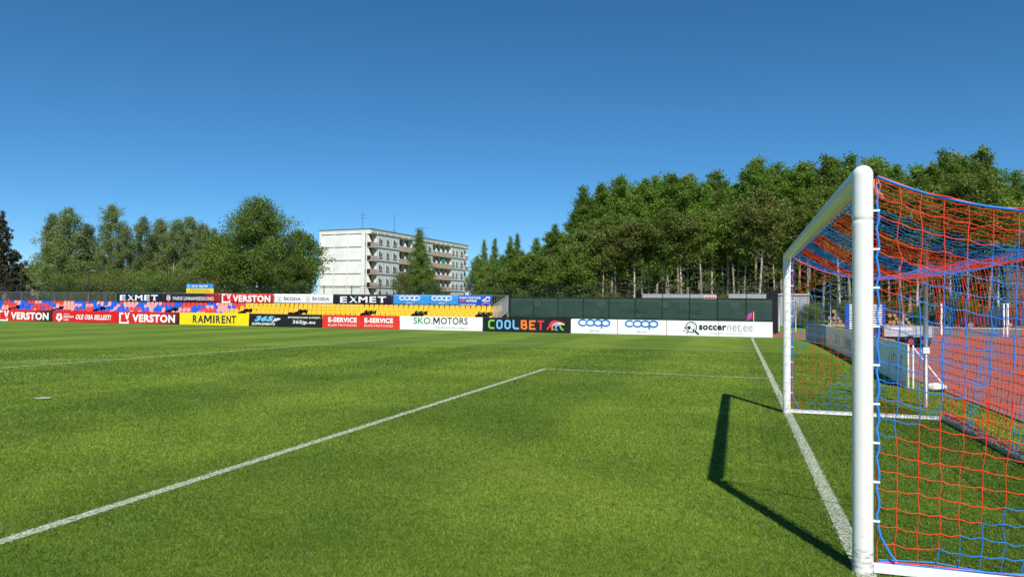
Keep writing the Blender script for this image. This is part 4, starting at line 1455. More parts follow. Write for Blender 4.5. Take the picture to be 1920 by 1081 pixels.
# the blue and yellow banner above the back row
r = thing('banner', 'half blue half yellow banner on posts above the stand railing', 'banner', (NX(369), 46.9, 0), 'banners on the stand railing')
b = MB()
x0, x1 = NX(343.5), NX(395)
zb, zm, zt = 2.50, 2.90, 3.30
b.box(x0, x1, 46.90, 46.91, zm, zt, 0); b.box(x0, x1, 46.90, 46.91, zb, zm - 0.0005, 1)
inroot(b, 'cloth', [mat('flag_blue', lin('#2f86d8', 0.85), rough=0.6), P_YEL], r)
b = MB()
for x in (x0, x1):
    b.tube([(x, 46.94, 0), (x, 46.94, zt + 0.02)], 0.025, n=5)
inroot(b, 'post', DARKM, r)
lettering(r, 'Слава Україні!', x0 + 0.55, x1 - 0.6, zm + 0.06, zt - 0.10, 46.893, P_WHITE, bold=0.05, shear=0.2)
b = MB()
b.prism(ring(x0 + 0.25, zm + 0.2, 0.15, 0.16, 12), 46.890, 46.893)
b.ribbon([(x1 - 0.35, zm + 0.1), (x1 - 0.2, zm + 0.1), (x1 - 0.2, zm + 0.27), (x1 - 0.38, zm + 0.27)], 0.05, 46.890, 46.893)
inroot(b, 'emblem', P_LBLUE, r)
ink = mat('ink_olive', (0.16, 0.16, 0.05, 1))
lettering(r, 'PAIDE FOOTBALL TEAM', x0 + 0.4, x1 - 0.5, zm - 0.17, zm - 0.07, 46.893, ink, bold=0.03)
lettering(r, 'SAY WITH YOU UKRAINE', x0 + 0.15, x1 - 0.35, zm - 0.33, zm - 0.23, 46.893, ink, bold=0.03)

# ------------------------------------------------------------------ mesh fences behind the stand and the corner
SCREEN = mat('windscreen_mesh', (0.019, 0.056, 0.041, 1), rough=0.7, var=0.25, scale=0.9)
SCREEN2 = mat('windscreen_print', (0.030, 0.070, 0.053, 1), rough=0.7, var=0.2)
FENCE = mat('fence_dark', (0.022, 0.030, 0.028, 1), rough=0.55)
YF = 48.2
fx0, fx1 = -17.3, 1.75
fs = thing('court_fence', 'green windscreen fence between the stand and the goal corner', 'fence', ((fx0 + fx1) / 2, YF, 0))
b = MB()
nx, nz = 120, 6
for i in range(nx + 1):
    for j in range(nz + 1):
        u, v = i / nx, j / nz
        x = fx0 + (fx1 - fx0) * u
        wv = 0.012 * math.sin(x * 3.14) * math.sin(v * 3.1) + 0.004 * math.sin(x * 9 + v * 4)
        b.v.append((x, YF + 0.075 + wv, 0.74 + 1.64 * v - 0.03 * (1 - v) * math.sin(x * 2)))
for i in range(nx):
    for j in range(nz):
        p = i * (nz + 1) + j
        b.f.append((p, p + nz + 1, p + nz + 2, p + 1)); b.m.append(0)
o = inroot(b, 'windscreen', SCREEN, fs, True)
md = o.modifiers.new('thickness', 'SOLIDIFY'); md.thickness = 0.006; md.offset = 1
for px in (1006, 1128, 1246, 1378):
    b = MB()
    cx, cz = xat(px, YF, 570), 1.98
    b.prism(ring(cx, cz, 0.34, 0.34, 20), YF + 0.0505, YF + 0.052)
    b.ribbon([(cx - 1.6, cz - 0.80), (cx - 0.6, cz - 0.92), (cx + 0.4, cz - 0.80), (cx + 1.1, cz - 0.30), (cx + 1.25, cz + 0.12)], 0.05, YF + 0.0475, YF + 0.049)
    b.ribbon([(cx + 0.25, cz + 0.4), (cx + 0.45, cz + 0.05), (cx + 1.2, cz + 0.12)], 0.05, YF + 0.0445, YF + 0.046)
    inroot(b, 'ball_print', SCREEN2, fs)
for px in (1190, 1290):
    lettering(fs, 'HEAD', xat(px, YF) - 1.0, xat(px, YF) + 1.0, 1.32, 1.60, YF + 0.050, mat('windscreen_dark', (0.015, 0.043, 0.032, 1)), bold=0.02)
def posts_and_wires(root, x0, x1, y, zt, pitch, wires=True, rails=(3.2,), r=0.03, wz=0.1):
    x = x0
    while x <= x1 + 0.05:
        b = MB()
        b.tube([(x, y, terrain(x, y)), (x, y, zt)], r, n=6)
        inroot(b, 'post', FENCE, root)
        x += pitch
    if wires:
        b = MB()
        x = x0
        while x < x1:
            b.tube([(x, y - 0.035, wz), (x, y - 0.035, zt - 0.06)], 0.006, n=3, cap=False)
            x += 0.10
        z = wz + 0.1
        while z < zt:
            b.tube([(x0, y - 0.045, z), (x1, y - 0.045, z)], 0.005, n=3, cap=False)
            z += 0.2
        inroot(b, 'wire_mesh', FENCE, root)
    b = MB()
    for z in rails:
        b.tube([(x0, y, z), (x1, y, z)], 0.016, n=5)
    inroot(b, 'rail', FENCE, root)
posts_and_wires(fs, fx0, fx1, YF, 3.22, 1.905, True, (0.62, 2.42, 3.18), 0.03, 2.3)
b = MB(); b.box(fx0, fx1, YF - 0.03, YF + 0.05, 0.0, 0.22)
inroot(b, 'kick_board', mat('kick_board', (0.10, 0.075, 0.06, 1), rough=0.9, var=0.3), fs)
fb = thing('mesh_fence', 'tall black wire mesh fence with posts behind the stand', 'fence', (-46, 49.0, 0))
posts_and_wires(fb, -78.0, -17.6, 49.0, 3.25, 2.6, True, (3.22, 1.7), 0.035)
# slanted dark panel closing the end of the fence
ep = thing('fence_end_panel', 'dark slant topped panel at the right end of the green fence', 'panel', (1.75, 48.2, 0))
b = MB()
b.v += [(1.15, 48.6, 0.1), (1.80, 48.0, 0.1), (1.80, 48.0, 3.05), (1.15, 48.6, 2.75), (1.19, 48.64, 0.1), (1.84, 48.04, 0.1), (1.84, 48.04, 3.05), (1.19, 48.64, 2.75)]
b.f += [(0, 1, 2, 3), (7, 6, 5, 4), (0, 4, 5, 1), (3, 2, 6, 7), (0, 3, 7, 4), (1, 5, 6, 2)]; b.m += [0] * 6
inroot(b, 'sheet', mat('dark_sheet', (0.03, 0.035, 0.045, 1), rough=0.6, var=0.2), ep)
b = MB()
for px in (0.0,):
    b.tube([(1.86, 47.98, 0), (1.86, 47.98, 3.1)], 0.035, n=6)
inroot(b, 'post', FENCE, ep)

# ------------------------------------------------------------------ the goal
GLOSS = mat('goal_white', (0.80, 0.80, 0.78, 1), rough=0.32, spec=0.5, var=0.05, scale=9.0)
def post_mat():
    """white enamel, scuffed with grass and dirt near the ground"""
    m = GLOSS.copy(); m.name = 'post_enamel'
    n, l = m.node_tree.nodes, m.node_tree.links
    b = n['Principled BSDF']
    src = b.inputs['Base Color'].links[0].from_socket
    tc = n.new('ShaderNodeTexCoord')
    mp = n.new('ShaderNodeMapping'); mp.inputs['Scale'].default_value = (14, 14, 45); l.new(tc.outputs['Object'], mp.inputs[0])
    no = n.new('ShaderNodeTexNoise'); no.inputs['Scale'].default_value = 1.0; no.inputs['Detail'].default_value = 6; l.new(mp.outputs[0], no.inputs['Vector'])
    sp = n.new('ShaderNodeSeparateXYZ'); l.new(tc.outputs['Object'], sp.inputs[0])
    hr = n.new('ShaderNodeMapRange'); hr.inputs[1].default_value, hr.inputs[2].default_value, hr.inputs[3].default_value, hr.inputs[4].default_value = 0.0, 0.35, 0.16, -0.10
    l.new(sp.outputs[2], hr.inputs[0])
    ad = n.new('ShaderNodeMath'); ad.operation = 'ADD'; l.new(no.outputs[0], ad.inputs[0]); l.new(hr.outputs[0], ad.inputs[1])
    th = n.new('ShaderNodeMapRange'); th.inputs[1].default_value, th.inputs[2].default_value, th.inputs[3].default_value, th.inputs[4].default_value = 0.57, 0.72, 0.0, 0.75
    l.new(ad.outputs[0], th.inputs[0])
    mx = n.new('ShaderNodeMix'); mx.data_type = 'RGBA'; l.new(th.outputs[0], mx.inputs[0]); l.new(src, mx.inputs[6]); mx.inputs[7].default_value = (0.30, 0.31, 0.24, 1)
    l.new(mx.outputs[2], b.inputs['Base Color'])
    return m
POSTM = post_mat()
CORD_R = mat('cord_red', lin('#ff4a2c', 0.88), rough=0.65, spec=0.25)
CORD_B = mat('cord_blue', lin('#2f8cf0', 0.85), rough=0.65, spec=0.25)
CORD_P = mat('cord_pink', lin('#e878a8', 0.80), rough=0.7)
GX, GD = 0.0, 7.44
goal = thing('football_goal', 'white full size football goal with a red and blue net', 'goal', (0, 0, 0))
PR = 0.061
for y in (0.0, GD):
    b = MB()
    sgn = -1 if y == 0 else 1
    prof = [(PR, -0.05), (PR, 0.30), (PR, 1.0), (PR, 2.18), (PR, 2.2045), (PR - 0.002, 2.2075), (PR - 0.002, 2.2125), (PR, 2.2155), (PR, 2.24), (PR, 2.49), (PR, 2.50)]
    b.lathe(prof, 40)
    # rounded mitre where the post turns into the crossbar
    n_ = 40
    for k in range(1, 9):
        w = math.pi / 2 * k / 8
    ball = [(PR * math.cos(math.pi / 2 * k / 10), 2.50 + PR * math.sin(math.pi / 2 * k / 10)) for k in range(11)]
    b.lathe([(max(r, 0.0005), z) for r, z in ball], 40)
    o = b.build('post', POSTM, goal, True, (0, y, 0))
b = MB()
# crossbar: round bar with the net channel along its back and two shallow grooves beneath
n_ = 40
ring_ = []
for j in range(n_):
    w = 2 * math.pi * j / n_
    r = PR
    deg = math.degrees(w) % 360
    if 300 < deg < 312 or 330 < deg < 342:
        r = PR - 0.006
    ring_.append((r * math.cos(w), 2.50 + r * math.sin(w)))
i0 = len(b.v)
for y in (0.0, GD):
    b.v += [(x, y, z) for x, z in ring_]
for j in range(n_):
    b.f.append((i0 + j, i0 + (j + 1) % n_, i0 + n_ + (j + 1) % n_, i0 + n_ + j)); b.m.append(0)
o = b.build('crossbar', GLOSS, goal, True)
b = MB()
b.box(0.052, 0.072, 0.07, GD - 0.07, 2.462, 2.487)
b.build('net_channel', GLOSS, goal)
# ground frame
DEP = 2.19
b = MB()
for y_ in (0.0, GD):
    b = MB()
    b.box(0.06, DEP, y_ - 0.02, y_ + 0.04, 0.012, 0.058)
    b.box(0.06, DEP, y_ + 0.005, y_ + 0.015, 0.0585, 0.064)
    b.build('ground_rail', GLOSS, goal)
b = MB(); b.box(DEP + 0.002, DEP + 0.052, -0.02, GD + 0.04, 0.010, 0.055)
b.build('rear_bar', mat('rear_bar_steel', (0.38, 0.39, 0.40, 1), rough=0.4, metal=0.5, var=0.2), goal)

# the net, cell by cell: 12 cm squares, coloured in slanting red and blue bands
nrg = np.random.default_rng(3)
S_ = 0.30
TOPZ = 2.455
CZ = 2.40
NEARC = np.array([2.30, -0.75, CZ]); FARC = np.array([2.34, 8.75, CZ])
def top_edge(s, near):
    a = np.array([0.085, 0.0 if near else GD, TOPZ + 0.02]); c = NEARC if near else FARC
    p = a + (c - a) * s
    q = p.copy(); q[2] -= 4 * S_ * s * (1 - s) * (1.0 - 0.25 * s)
    return q
NI, NJ, NK = 19, 62, 21                       # cells in depth, across, down
def side(i, j, near):
    s = i / NI
    t = top_edge(s, near)
    y0 = 0.0 if near else GD
    bt = np.array([0.085 + (DEP + 0.03 - 0.085) * s, y0 + (0.03 if near else -0.03), 0.07])
    v = j / NK
    p = t + (bt - t) * v
    # the hanging net bellies a little
    p[1] += (-0.05 if near else 0.05) * math.sin(math.pi * v) * math.sin(math.pi * s)
    return p
def roof(i, j):
    s, u = i / NI, j / NJ
    a, c = top_edge(s, True), top_edge(s, False)
    bar = np.array([0.075, GD * u, 2.475])
    p = a + (c - a) * u
    sag = 0.10 * math.sin(math.pi * u) * math.sin(math.pi * s)
    p[2] -= sag + 0.06 * math.sin(math.pi * u) * s
    if s < 0.001:
        return bar
    f = min(1.0, s / 0.12)
    line = bar + (p - bar) * f if f < 1 else p
    p2 = p.copy(); p2[1] = p[1] * 1.0
    return line if f < 1 else p2
def back(j, k):
    u, v = j / NJ, k / NK
    t = roof(NI, j)
    bt = np.array([DEP + 0.03, GD * u, 0.06])
    p = t + (bt - t) * v
    p[0] += 0.10 * math.sin(math.pi * v) * (0.3 + 0.7 * math.sin(math.pi * u))
    return p
BAND = 8
band = lambda q: int(math.floor(q / BAND)) % 2
mostly_red = lambda q: 1 if (q % 14) > 10 else 0
cords = {0: MB(), 1: MB()}
def cord(p, q, c, r=0.0034, sagk=0.012, sd=3):
    L = q - p
    m1 = p + L * 0.5
    h = math.hypot(L[0], L[1])
    m1 = m1 + np.array([nrg.normal(0, 0.002), nrg.normal(0, 0.002), -sagk * min(1, h / 0.1) + nrg.normal(0, 0.0015)])
    cords[c].tube([p, m1, q], r, n=sd, cap=False)
def net_panel(P, nu, nv, idx, r=0.0031, sd=4, band=band):
    for a in range(nu + 1):
        for c_ in range(nv + 1):
            p = P[a][c_]
            if a < nu:
                cord(p, P[a + 1][c_], band(idx(a + 0.5, c_)), r, sd=sd)
            if c_ < nv:
                cord(p, P[a][c_ + 1], band(idx(a, c_ + 0.5)), r, sd=sd)
def jit(P, s=0.006):
    for a in range(1, len(P) - 1):
        for c_ in range(1, len(P[0]) - 1):
            P[a][c_] = P[a][c_] + nrg.normal(0, s, 3)
    return P
net_parent = bpy.data.objects.new('net', None)
def finish(name):
    """link the two colours of one net panel as one part"""
    mb = MB()
    for c in (0, 1):
        i = len(mb.v)
        mb.v += cords[c].v; mb.f += [tuple(i + q for q in f) for f in cords[c].f]; mb.m += [c] * len(cords[c].f)
        cords[c] = MB()
    return mb.build(name, [CORD_R, CORD_B], goal, True)
P = jit([[side(i, j, True) for j in range(NK + 1)] for i in range(NI + 1)])
net_panel(P, NI, NK, lambda i, j: i + j + 0.8, r=0.0029)
near_top = [P[i][0] for i in range(NI + 1)]
finish('side_net')
P = jit([[side(i, j, False) for j in range(NK + 1)] for i in range(NI + 1)])
net_panel(P, NI, NK, lambda i, j: i + j + 1.5, r=0.0026, sd=3)
far_top = [P[i][0] for i in range(NI + 1)]
finish('side_net')
P = jit([[roof(i, j) for j in range(NJ + 1)] for i in range(NI + 1)])
net_panel(P, NI, NJ, lambda i, j: j - i * 0.35 + 2.0, r=0.0024, sd=3, band=lambda q: 1 if (q % 15) > 8 else 0)
back_top = [P[NI][j] for j in range(NJ + 1)]
finish('roof_net')
P = jit([[back(j, k) for k in range(NK + 1)] for j in range(NJ + 1)])
net_panel(P, NJ, NK, lambda j, k: j - k * 0.7 + 2.5, r=0.0043, sd=3, band=mostly_red)
finish('back_net')
# border ropes
b = MB()
b.tube([p + np.array([0, 0, 0.010]) for p in near_top], 0.0085, n=6)
b.tube([p + np.array([0, 0, 0.004]) for p in far_top], 0.0085, n=6)
b.tube([p + np.array([0, 0, 0.004]) for p in back_top], 0.0085, n=6)
b.build('border_rope', CORD_B, goal, True)
b = MB()
b.tube([p + np.array([0.006, 0.014 * math.sin(k * 1.7), 0.014 + 0.006 * math.sin(k * 2.3)]) for k, p in enumerate(near_top)], 0.0045, n=5)
b.build('lashing_cord', CORD_R, goal, True)
b = MB()
b.tube([p + np.array([0.01, 0, -0.008]) for p in far_top], 0.005, n=5)
b.build('lashing_cord', CORD_R, goal, True)
# blue rope zigzagging down each post between white clips
for y, dd in ((0.0, 1), (GD, 1)):
    b = MB()
    zs, pts = 2.46, []
    k = 0
    z = 2.46
    while z > 0.30:
        pts.append((0.088 + 0.010 * math.sin(k * 2.1) , y, z)); z -= 0.06; k += 1
    pts += [(0.10, y, 0.24), (0.15, y, 0.14), (0.19, y, 0.085)]
    b.tube(pts, 0.0072, n=6)
    b.build('post_rope', CORD_B, goal, True)
    zc = 2.27
    while zc > 0.3:
        c = MB(); c.box(PR - 0.004, 0.098, y - 0.009, y + 0.009, zc - 0.006, zc + 0.006)
        c.build('net_clip', P_WHITE, goal)
        zc -= 0.243
b = MB()
y_ = 0.15
pts = []
while y_ < GD - 0.1:
    pts.append((0.085 + 0.012 * math.sin(y_ * 30), y_, 2.46 + 0.012 * math.cos(y_ * 30))); y_ += 0.04
b.tube(pts, 0.006, n=5)
b.build('crossbar_rope', CORD_B, goal, True)
# bunched cords at the top corner and along the rear bar
b = MB()
for k in range(9):
    a = np.array([0.07, 0.0, 2.46]) + nrg.normal(0, 0.012, 3)
    c = np.array([0.105, 0.0, 2.36]) + nrg.normal(0, 0.016, 3)
    b.tube([a, (a + c) / 2 + nrg.normal(0, 0.015, 3), c], 0.004, n=4)
b.build('corner_lashing', mat('cord_faded', lin('#e09080', 0.8), rough=0.8), goal)
b = MB()
for k in range(7):
    pts = []
    ph = nrg.uniform(0, 6.28)
    for q in range(64):
        y_ = GD * q / 63
        pts.append((DEP + 0.03 + 0.030 * math.sin(q * 0.9 + ph) + 0.012 * math.sin(q * 2.7 + k), y_, 0.075 + 0.028 * abs(math.sin(q * 0.7 + ph * 2)) + 0.006 * k))
    b.tube(pts, 0.0045, n=4, mi=k % 3)
b.build('gathered_net', [CORD_P, CORD_B, CORD_R], goal)
b = MB()
for k in range(3):
    pts = [(0.10 + 0.30 * q + nrg.normal(0, 0.01), 0.02 + nrg.normal(0, 0.012), 0.075 + nrg.normal(0, 0.008)) for q in range(8)]
    b.tube(pts, 0.0045, n=4, mi=0 if k < 2 else 1)
b.build('gathered_net', [CORD_B, CORD_R], goal)

# the free standing poles that hold the back corners of the net
for (x, y, lab) in ((2.36, 9.17, 'grey steel net pole behind the far corner of the goal'), (2.36, -1.75, 'grey steel net pole behind the near corner of the goal')):
    p = thing('net_pole', lab, 'pole', (x, y, 0), 'steel poles holding the goal net')
    b = MB(); b.tube([(0, 0, -0.05), (0, 0, 2.74)], 0.038, n=14)
    b.build('tube', mat('pole_steel', (0.40, 0.42, 0.44, 1), rough=0.35, metal=0.7, var=0.15, scale=5), p, True)
    b = MB(); b.lathe([(0.001, 2.775), (0.02, 2.772), (0.041, 2.755), (0.041, 2.73)], 14)
    b.build('cap', DARKM, p, True)
    b = MB()
    for k in range(10):
        c0 = (FARC if y > 0 else NEARC) - np.array([x, y, 0]) + nrg.normal(0, 0.03, 3)
        b.tube([(0.0, 0, 2.45 + nrg.normal(0, 0.02)), tuple(c0 * np.array([0.5, 0.5, 1]) + nrg.normal(0, 0.02, 3)), tuple(c0)], 0.004, n=4)
    b.build('tie_cord', CORD_P, p)
    b = MB(); b.box(-0.05, 0.05, -0.05, 0.05, 0.92, 1.02); b.tube([(-0.09, 0, 0.95), (0.02, 0, 0.99)], 0.02, n=6)
    b.build('clamp', P_WHITE, p)

# ------------------------------------------------------------------ corner flag
cf = thing('corner_flag', 'white corner flag pole with a small red and blue flag', 'flag', (0.14, 39.30, 0))
b = MB(); b.tube([(0, 0, 0), (0, 0, 1.52)], 0.018, n=8)
b.build('pole', P_WHITE, cf)
b = MB()
nx, nz = 10, 6
for i in range(nx + 1):
    for j in range(nz + 1):
        u, v = i / nx, j / nz
        b.v.append((-0.02 - 0.40 * u, 0.05 * math.sin(u * 6 + v), 1.52 - 0.12 * u - v * (0.36 - 0.04 * u) - 0.12 * u * u))
for i in range(nx):
    for j in range(nz):
        p = i * (nz + 1) + j
        b.f.append((p, p + 1, p + nz + 2, p + nz + 1)); b.m.append(1 if abs((i - 5) * 0.7 - (j - 2.5)) < 1.6 and 1 < i < 9 else 0)
o = b.build('cloth', [P_RED, P_BLUE], cf)
md = o.modifiers.new('thickness', 'SOLIDIFY'); md.thickness = 0.004

# ------------------------------------------------------------------ advert boards behind the goal (dull, turned from the sun)
DULL = mat('board_dull', (0.88, 0.87, 0.78, 1), rough=0.5, var=0.12, scale=1.2)
DULLD = mat('board_dark_grey', (0.26, 0.28, 0.31, 1), rough=0.6, var=0.25, scale=1.2)
INK = mat('board_ink', (0.22, 0.26, 0.22, 1), rough=0.7)
row = [(2.78, 37.4), (3.12, 34.6), (3.17, 31.6), (3.15, 28.4), (3.08, 25.2), (3.00, 22.0), (2.94, 18.7), (2.86, 15.5), (2.73, 12.35)]
words = [None, None, None, 'KIMFEX', 'PAO', 'KODA', 'WOOD', 'TRÜKIKODA']
for k in range(len(row) - 1):
    a, c = np.array(row[k]), np.array(row[k + 1])
    d = c - a; L = float(np.linalg.norm(d)); an = math.atan2(d[1], d[0])
    lab = 'pale green grey board, %s from far end of the row behind the goal' % ORD[k] if k > 1 else 'dark grey board, %s from far end of the row behind the goal' % ORD[k]
    bd_ = thing('advert_board', lab, 'advert board', (a[0], a[1], 0), 'advert boards behind the goal', an)
    b = MB(); b.box(0.02, L - 0.02, -0.015, 0.015, 0.02, 0.94)
    b.build('panel', DULLD if k < 2 else DULL, bd_)
    b = MB()
    for f in (0.12, 0.88):
        b.tube([(L * f, 0.03, 0), (L * f, 0.03, 0.9)], 0.016, n=5)
        b.tube([(L * f, 0.03, 0.8), (L * f, 0.60, 0.02)], 0.014, n=5)
    b.build('brace', STEEL, bd_)
    if k >= 3:
        b = MB()
        for q in range(5 + k % 3):
            x = L * (0.16 + 0.11 * q)
            if k % 2:
                b.box(x, x + 0.05, -0.019, -0.0155, 0.30, 0.66); b.box(x + 0.055, x + 0.17, -0.019, -0.0155, 0.30 + 0.15 * (q % 3), 0.36 + 0.15 * (q % 3))
            else:
                b.ribbon(ring(x + 0.1, 0.48, 0.10, 0.18, 12), 0.05, -0.019, -0.0155, closed=True)
        b.build('worn_print', INK, bd_)
# loose white brace and sack at the near end of the row
bs = thing('board_stay', 'thin white slanting stay propping the near end board behind the goal', 'stay', (2.80, 12.28, 0))
b = MB()
b.tube([(0, 0, 0), (0, 0, 0.93)], 0.018, n=6)
b.build('upright', P_WHITE, bs)
b = MB()
b.tube([(0.02, 0, 0.86), (0.60, -0.15, 0.03)], 0.016, n=6)
b.build('slant', P_WHITE, bs)
sk = MB()
pts_ = []
for i in range(11):
    for j in range(12):
        u, w = i / 10, 2 * math.pi * j / 12
        r = 0.11 * math.sin(math.pi * (0.04 + 0.92 * u)) ** 0.6 * (1 + 0.18 * math.sin(3 * w + 5 * u))
        sk.v.append((0.46 * (u - 0.5), r * math.cos(w) * 1.3, max(0.0, 0.075 + r * math.sin(w) * 0.7)))
for i in range(10):
    for j in range(12):
        sk.f.append((i * 12 + j, i * 12 + (j + 1) % 12, (i + 1) * 12 + (j + 1) % 12, (i + 1) * 12 + j)); sk.m.append(0)
tag(sk.build('ballast_sack', mat('sack_white', (0.66, 0.66, 0.64, 1), rough=0.8, var=0.15), None, True, (3.15, 12.05, 0.012), (0, 0, -0.3)), 'white ballast sack lying by the near end of the goal side boards', 'sack')

# ------------------------------------------------------------------ trailer on the track
tr = thing('utility_trailer', 'small silver sided trailer standing on the red track', 'trailer', (6.75, 33.3, 0), None, 0.06)
SIDE = mat('trailer_side', (0.47, 0.47, 0.45, 1), rough=0.5, metal=0.2, var=0.12, scale=3)
b = MB()
b.box(-1.05, 1.05, -0.62, -0.58, 0.48, 0.98); b.box(-1.05, 1.05, 0.58, 0.62, 0.48, 0.98)
b.box(-1.05, -1.01, -0.578, 0.578, 0.48, 0.98); b.box(1.01, 1.05, -0.578, 0.578, 0.48, 0.98); b.box(-1.008, 1.008, -0.578, 0.578, 0.485, 0.52)
b.build('box_body', SIDE, tr)
b = MB()
for x in (-1.02, -0.35, 0.33, 0.62, 1.02):
    b.box(x - 0.025, x + 0.025, -0.645, -0.621, 0.47, 1.0)
b.box(-1.05, 1.05, -0.640, -0.622, 0.985, 1.01)
b.build('side_ribs', STEEL, tr)
b = MB()
for q in range(7):
    b.box(-0.72 + 0.125 * q, -0.63 + 0.125 * q, -0.6275, -0.6215, 0.80, 0.88)
b.build('marking', P_WHITE, tr)
b = MB()
b.box(-1.0, 1.0, -0.5, -0.42, 0.36, 0.44); b.box(-1.0, 1.0, 0.42, 0.5, 0.36, 0.44)
b.tube([(-1.0, -0.46, 0.40), (-1.9, 0, 0.40)], 0.035, n=6); b.tube([(-1.0, 0.46, 0.40), (-1.9, 0, 0.40)], 0.035, n=6)
b.build('chassis', mat('chassis_red', (0.25, 0.03, 0.03, 1), rough=0.6), tr)
for sy in (-0.72, 0.72):
    for sx in (0.05, 0.62):
        b = MB()
        b.tube([(sx, sy - 0.08, 0.27), (sx, sy - 0.06, 0.27), (sx, sy + 0.06, 0.27), (sx, sy + 0.08, 0.27)], [0.20, 0.27, 0.27, 0.20], n=20)
        wo = b.build('wheel', mat('rubber', (0.018, 0.018, 0.019, 1), rough=0.85), tr, True)
        b = MB(); b.tube([(sx, sy - 0.088, 0.27), (sx, sy + 0.088, 0.27)], 0.13, n=16)
        b.build('rim', mat('rim_red', (0.35, 0.05, 0.05, 1), rough=0.5), wo)
b = MB(); b.box(-1.62, -1.10, -0.3, 0.3, 0.44, 0.86)
b.build('tool_box', mat('tool_box_dark', (0.05, 0.035, 0.035, 1), rough=0.6), tr)

# ------------------------------------------------------------------ hurdle rack, log pile, cabins, posts beyond the track
def gz_at(px, Y):
    x = xat(px, Y); return x, terrain(x, Y)
Yh = 57.5
xa, xb = xat(1588, Yh), xat(1655, Yh)
zg = terrain(0, Yh)
hr_ = thing('hurdle_rack', 'blue framed rack of stacked white hurdle bars beyond the track', 'rack', ((xa + xb) / 2, Yh, zg))
hw = (xb - xa) / 2
HB = mat('rack_blue', lin('#1458c0', 0.8), rough=0.5)
for s in (-1, 1):
    b = MB(); b.box(s * hw - 0.14, s * hw + 0.14, -0.35, -0.27, 0.0, 2.02); b.box(s * hw - 0.10, s * hw + 0.10, 0.27, 0.35, 0.0, 2.02); b.box(s * hw - 0.06, s * hw + 0.06, -0.268, 0.268, 0.05, 0.15); b.box(s * hw - 0.06, s * hw + 0.06, -0.268, 0.268, 1.9, 2.0)
    b.build('end_frame', HB, hr_)
for q in range(11):
    b = MB(); z = 0.08 + 0.18 * q
    b.box(-hw + 0.12, hw - 0.12, -0.40, -0.355, z, z + 0.105)
    b.build('bar', P_WHITE, hr_)
# log pile
LOG = mat('log_bark', (0.13, 0.085, 0.055, 1), rough=0.95, var=0.4, scale=6)
CUT = mat('log_cut', (0.34, 0.22, 0.13, 1), rough=0.8, var=0.35, scale=7)
def log_mesh():
    b = MB()
    n = 10
    b.tube([(0, -0.5, 0), (0, 0.5, 0)], 0.15, n=n, cap=False)
    b.f += [tuple(range(n)), tuple(range(2 * n - 1, n - 1, -1))]; b.m += [1, 1]
    me = bpy.data.meshes.new('log'); me.from_pydata(b.v, [], b.f); me.materials.append(LOG); me.materials.append(CUT)
    me.polygons.foreach_set('material_index', b.m); me.update()
    return me
LM = log_mesh()
Yl = 61.5
for (p0, p1, tag_, hmax) in ((1550, 1586, 'left of the blue rack', 5), (1658, 1716, 'right of the blue rack', 4)):
    xa, xb = xat(p0, Yl), xat(p1, Yl)
    z0 = terrain(0, Yl)
    rowi = 0
    while rowi < hmax:
        n = int((xb - xa) / 0.33) - (rowi + 1) // 2
        for q in range(n):
            if rowi >= hmax - 2 and RND.random() < 0.5:
                continue
            o = link('cut_log', LM, None, (xa + 0.17 + 0.33 * (q + (rowi % 2) * 0.5) + RND.uniform(-0.03, 0.03), Yl + RND.uniform(-0.12, 0.12), z0 + 0.15 + 0.275 * rowi), (0, RND.uniform(0, 6), RND.uniform(-0.08, 0.08)))
            sc = RND.uniform(0.85, 1.15)
            o.scale = (sc, 1, sc)
            tag(o, 'cut log, %s from left in %s layer, pile %s' % (ORD[q], ORD[rowi], tag_), 'log', 'cut logs piled beyond the track')
        rowi += 1
# grey cabin
Yc = 59.5
xa, xb = xat(1459, Yc), xat(1517, Yc)
zc = terrain(0, Yc)
ht = zat(1490, 553, Yc) - zc
cb = thing('grey_cabin', 'light grey ribbed metal cabin behind the far goal post', 'cabin', ((xa + xb) / 2, Yc, zc))
w = (xb - xa) / 2
CORR = mat('cabin_grey', (0.34, 0.35, 0.355, 1), rough=0.6, var=0.12, scale=1.5)
b = MB(); b.box(-w, w, 0, 2.4, 0.05, ht)
b.build('wall', CORR, cb)
b = MB()
x = -w + 0.05
while x < w - 0.05:
    b.box(x, x + 0.05, -0.025, -0.001, 0.1, ht - 0.05); x += 0.16
b.build('ribs', CORR, cb)
b = MB(); b.box(-w - 0.08, w + 0.08, -0.10, 2.5, ht, ht + 0.12)
b.build('roof', mat('cabin_roof', (0.40, 0.41, 0.42, 1), rough=0.6), cb)
b = MB(); b.box(0.35 * w, 0.85 * w, -0.035, -0.026, 0.15, 1.75)
b.build('door', mat('cabin_door', (0.28, 0.30, 0.31, 1), rough=0.6), cb)
# dark sheeted mound with a small tree beside the cabin roof
plant('bush', BUSH[1], 'small grey green bush at the right corner of the grey cabin', 'bush', xat(1511, 58.6), 58.5, 1.9)
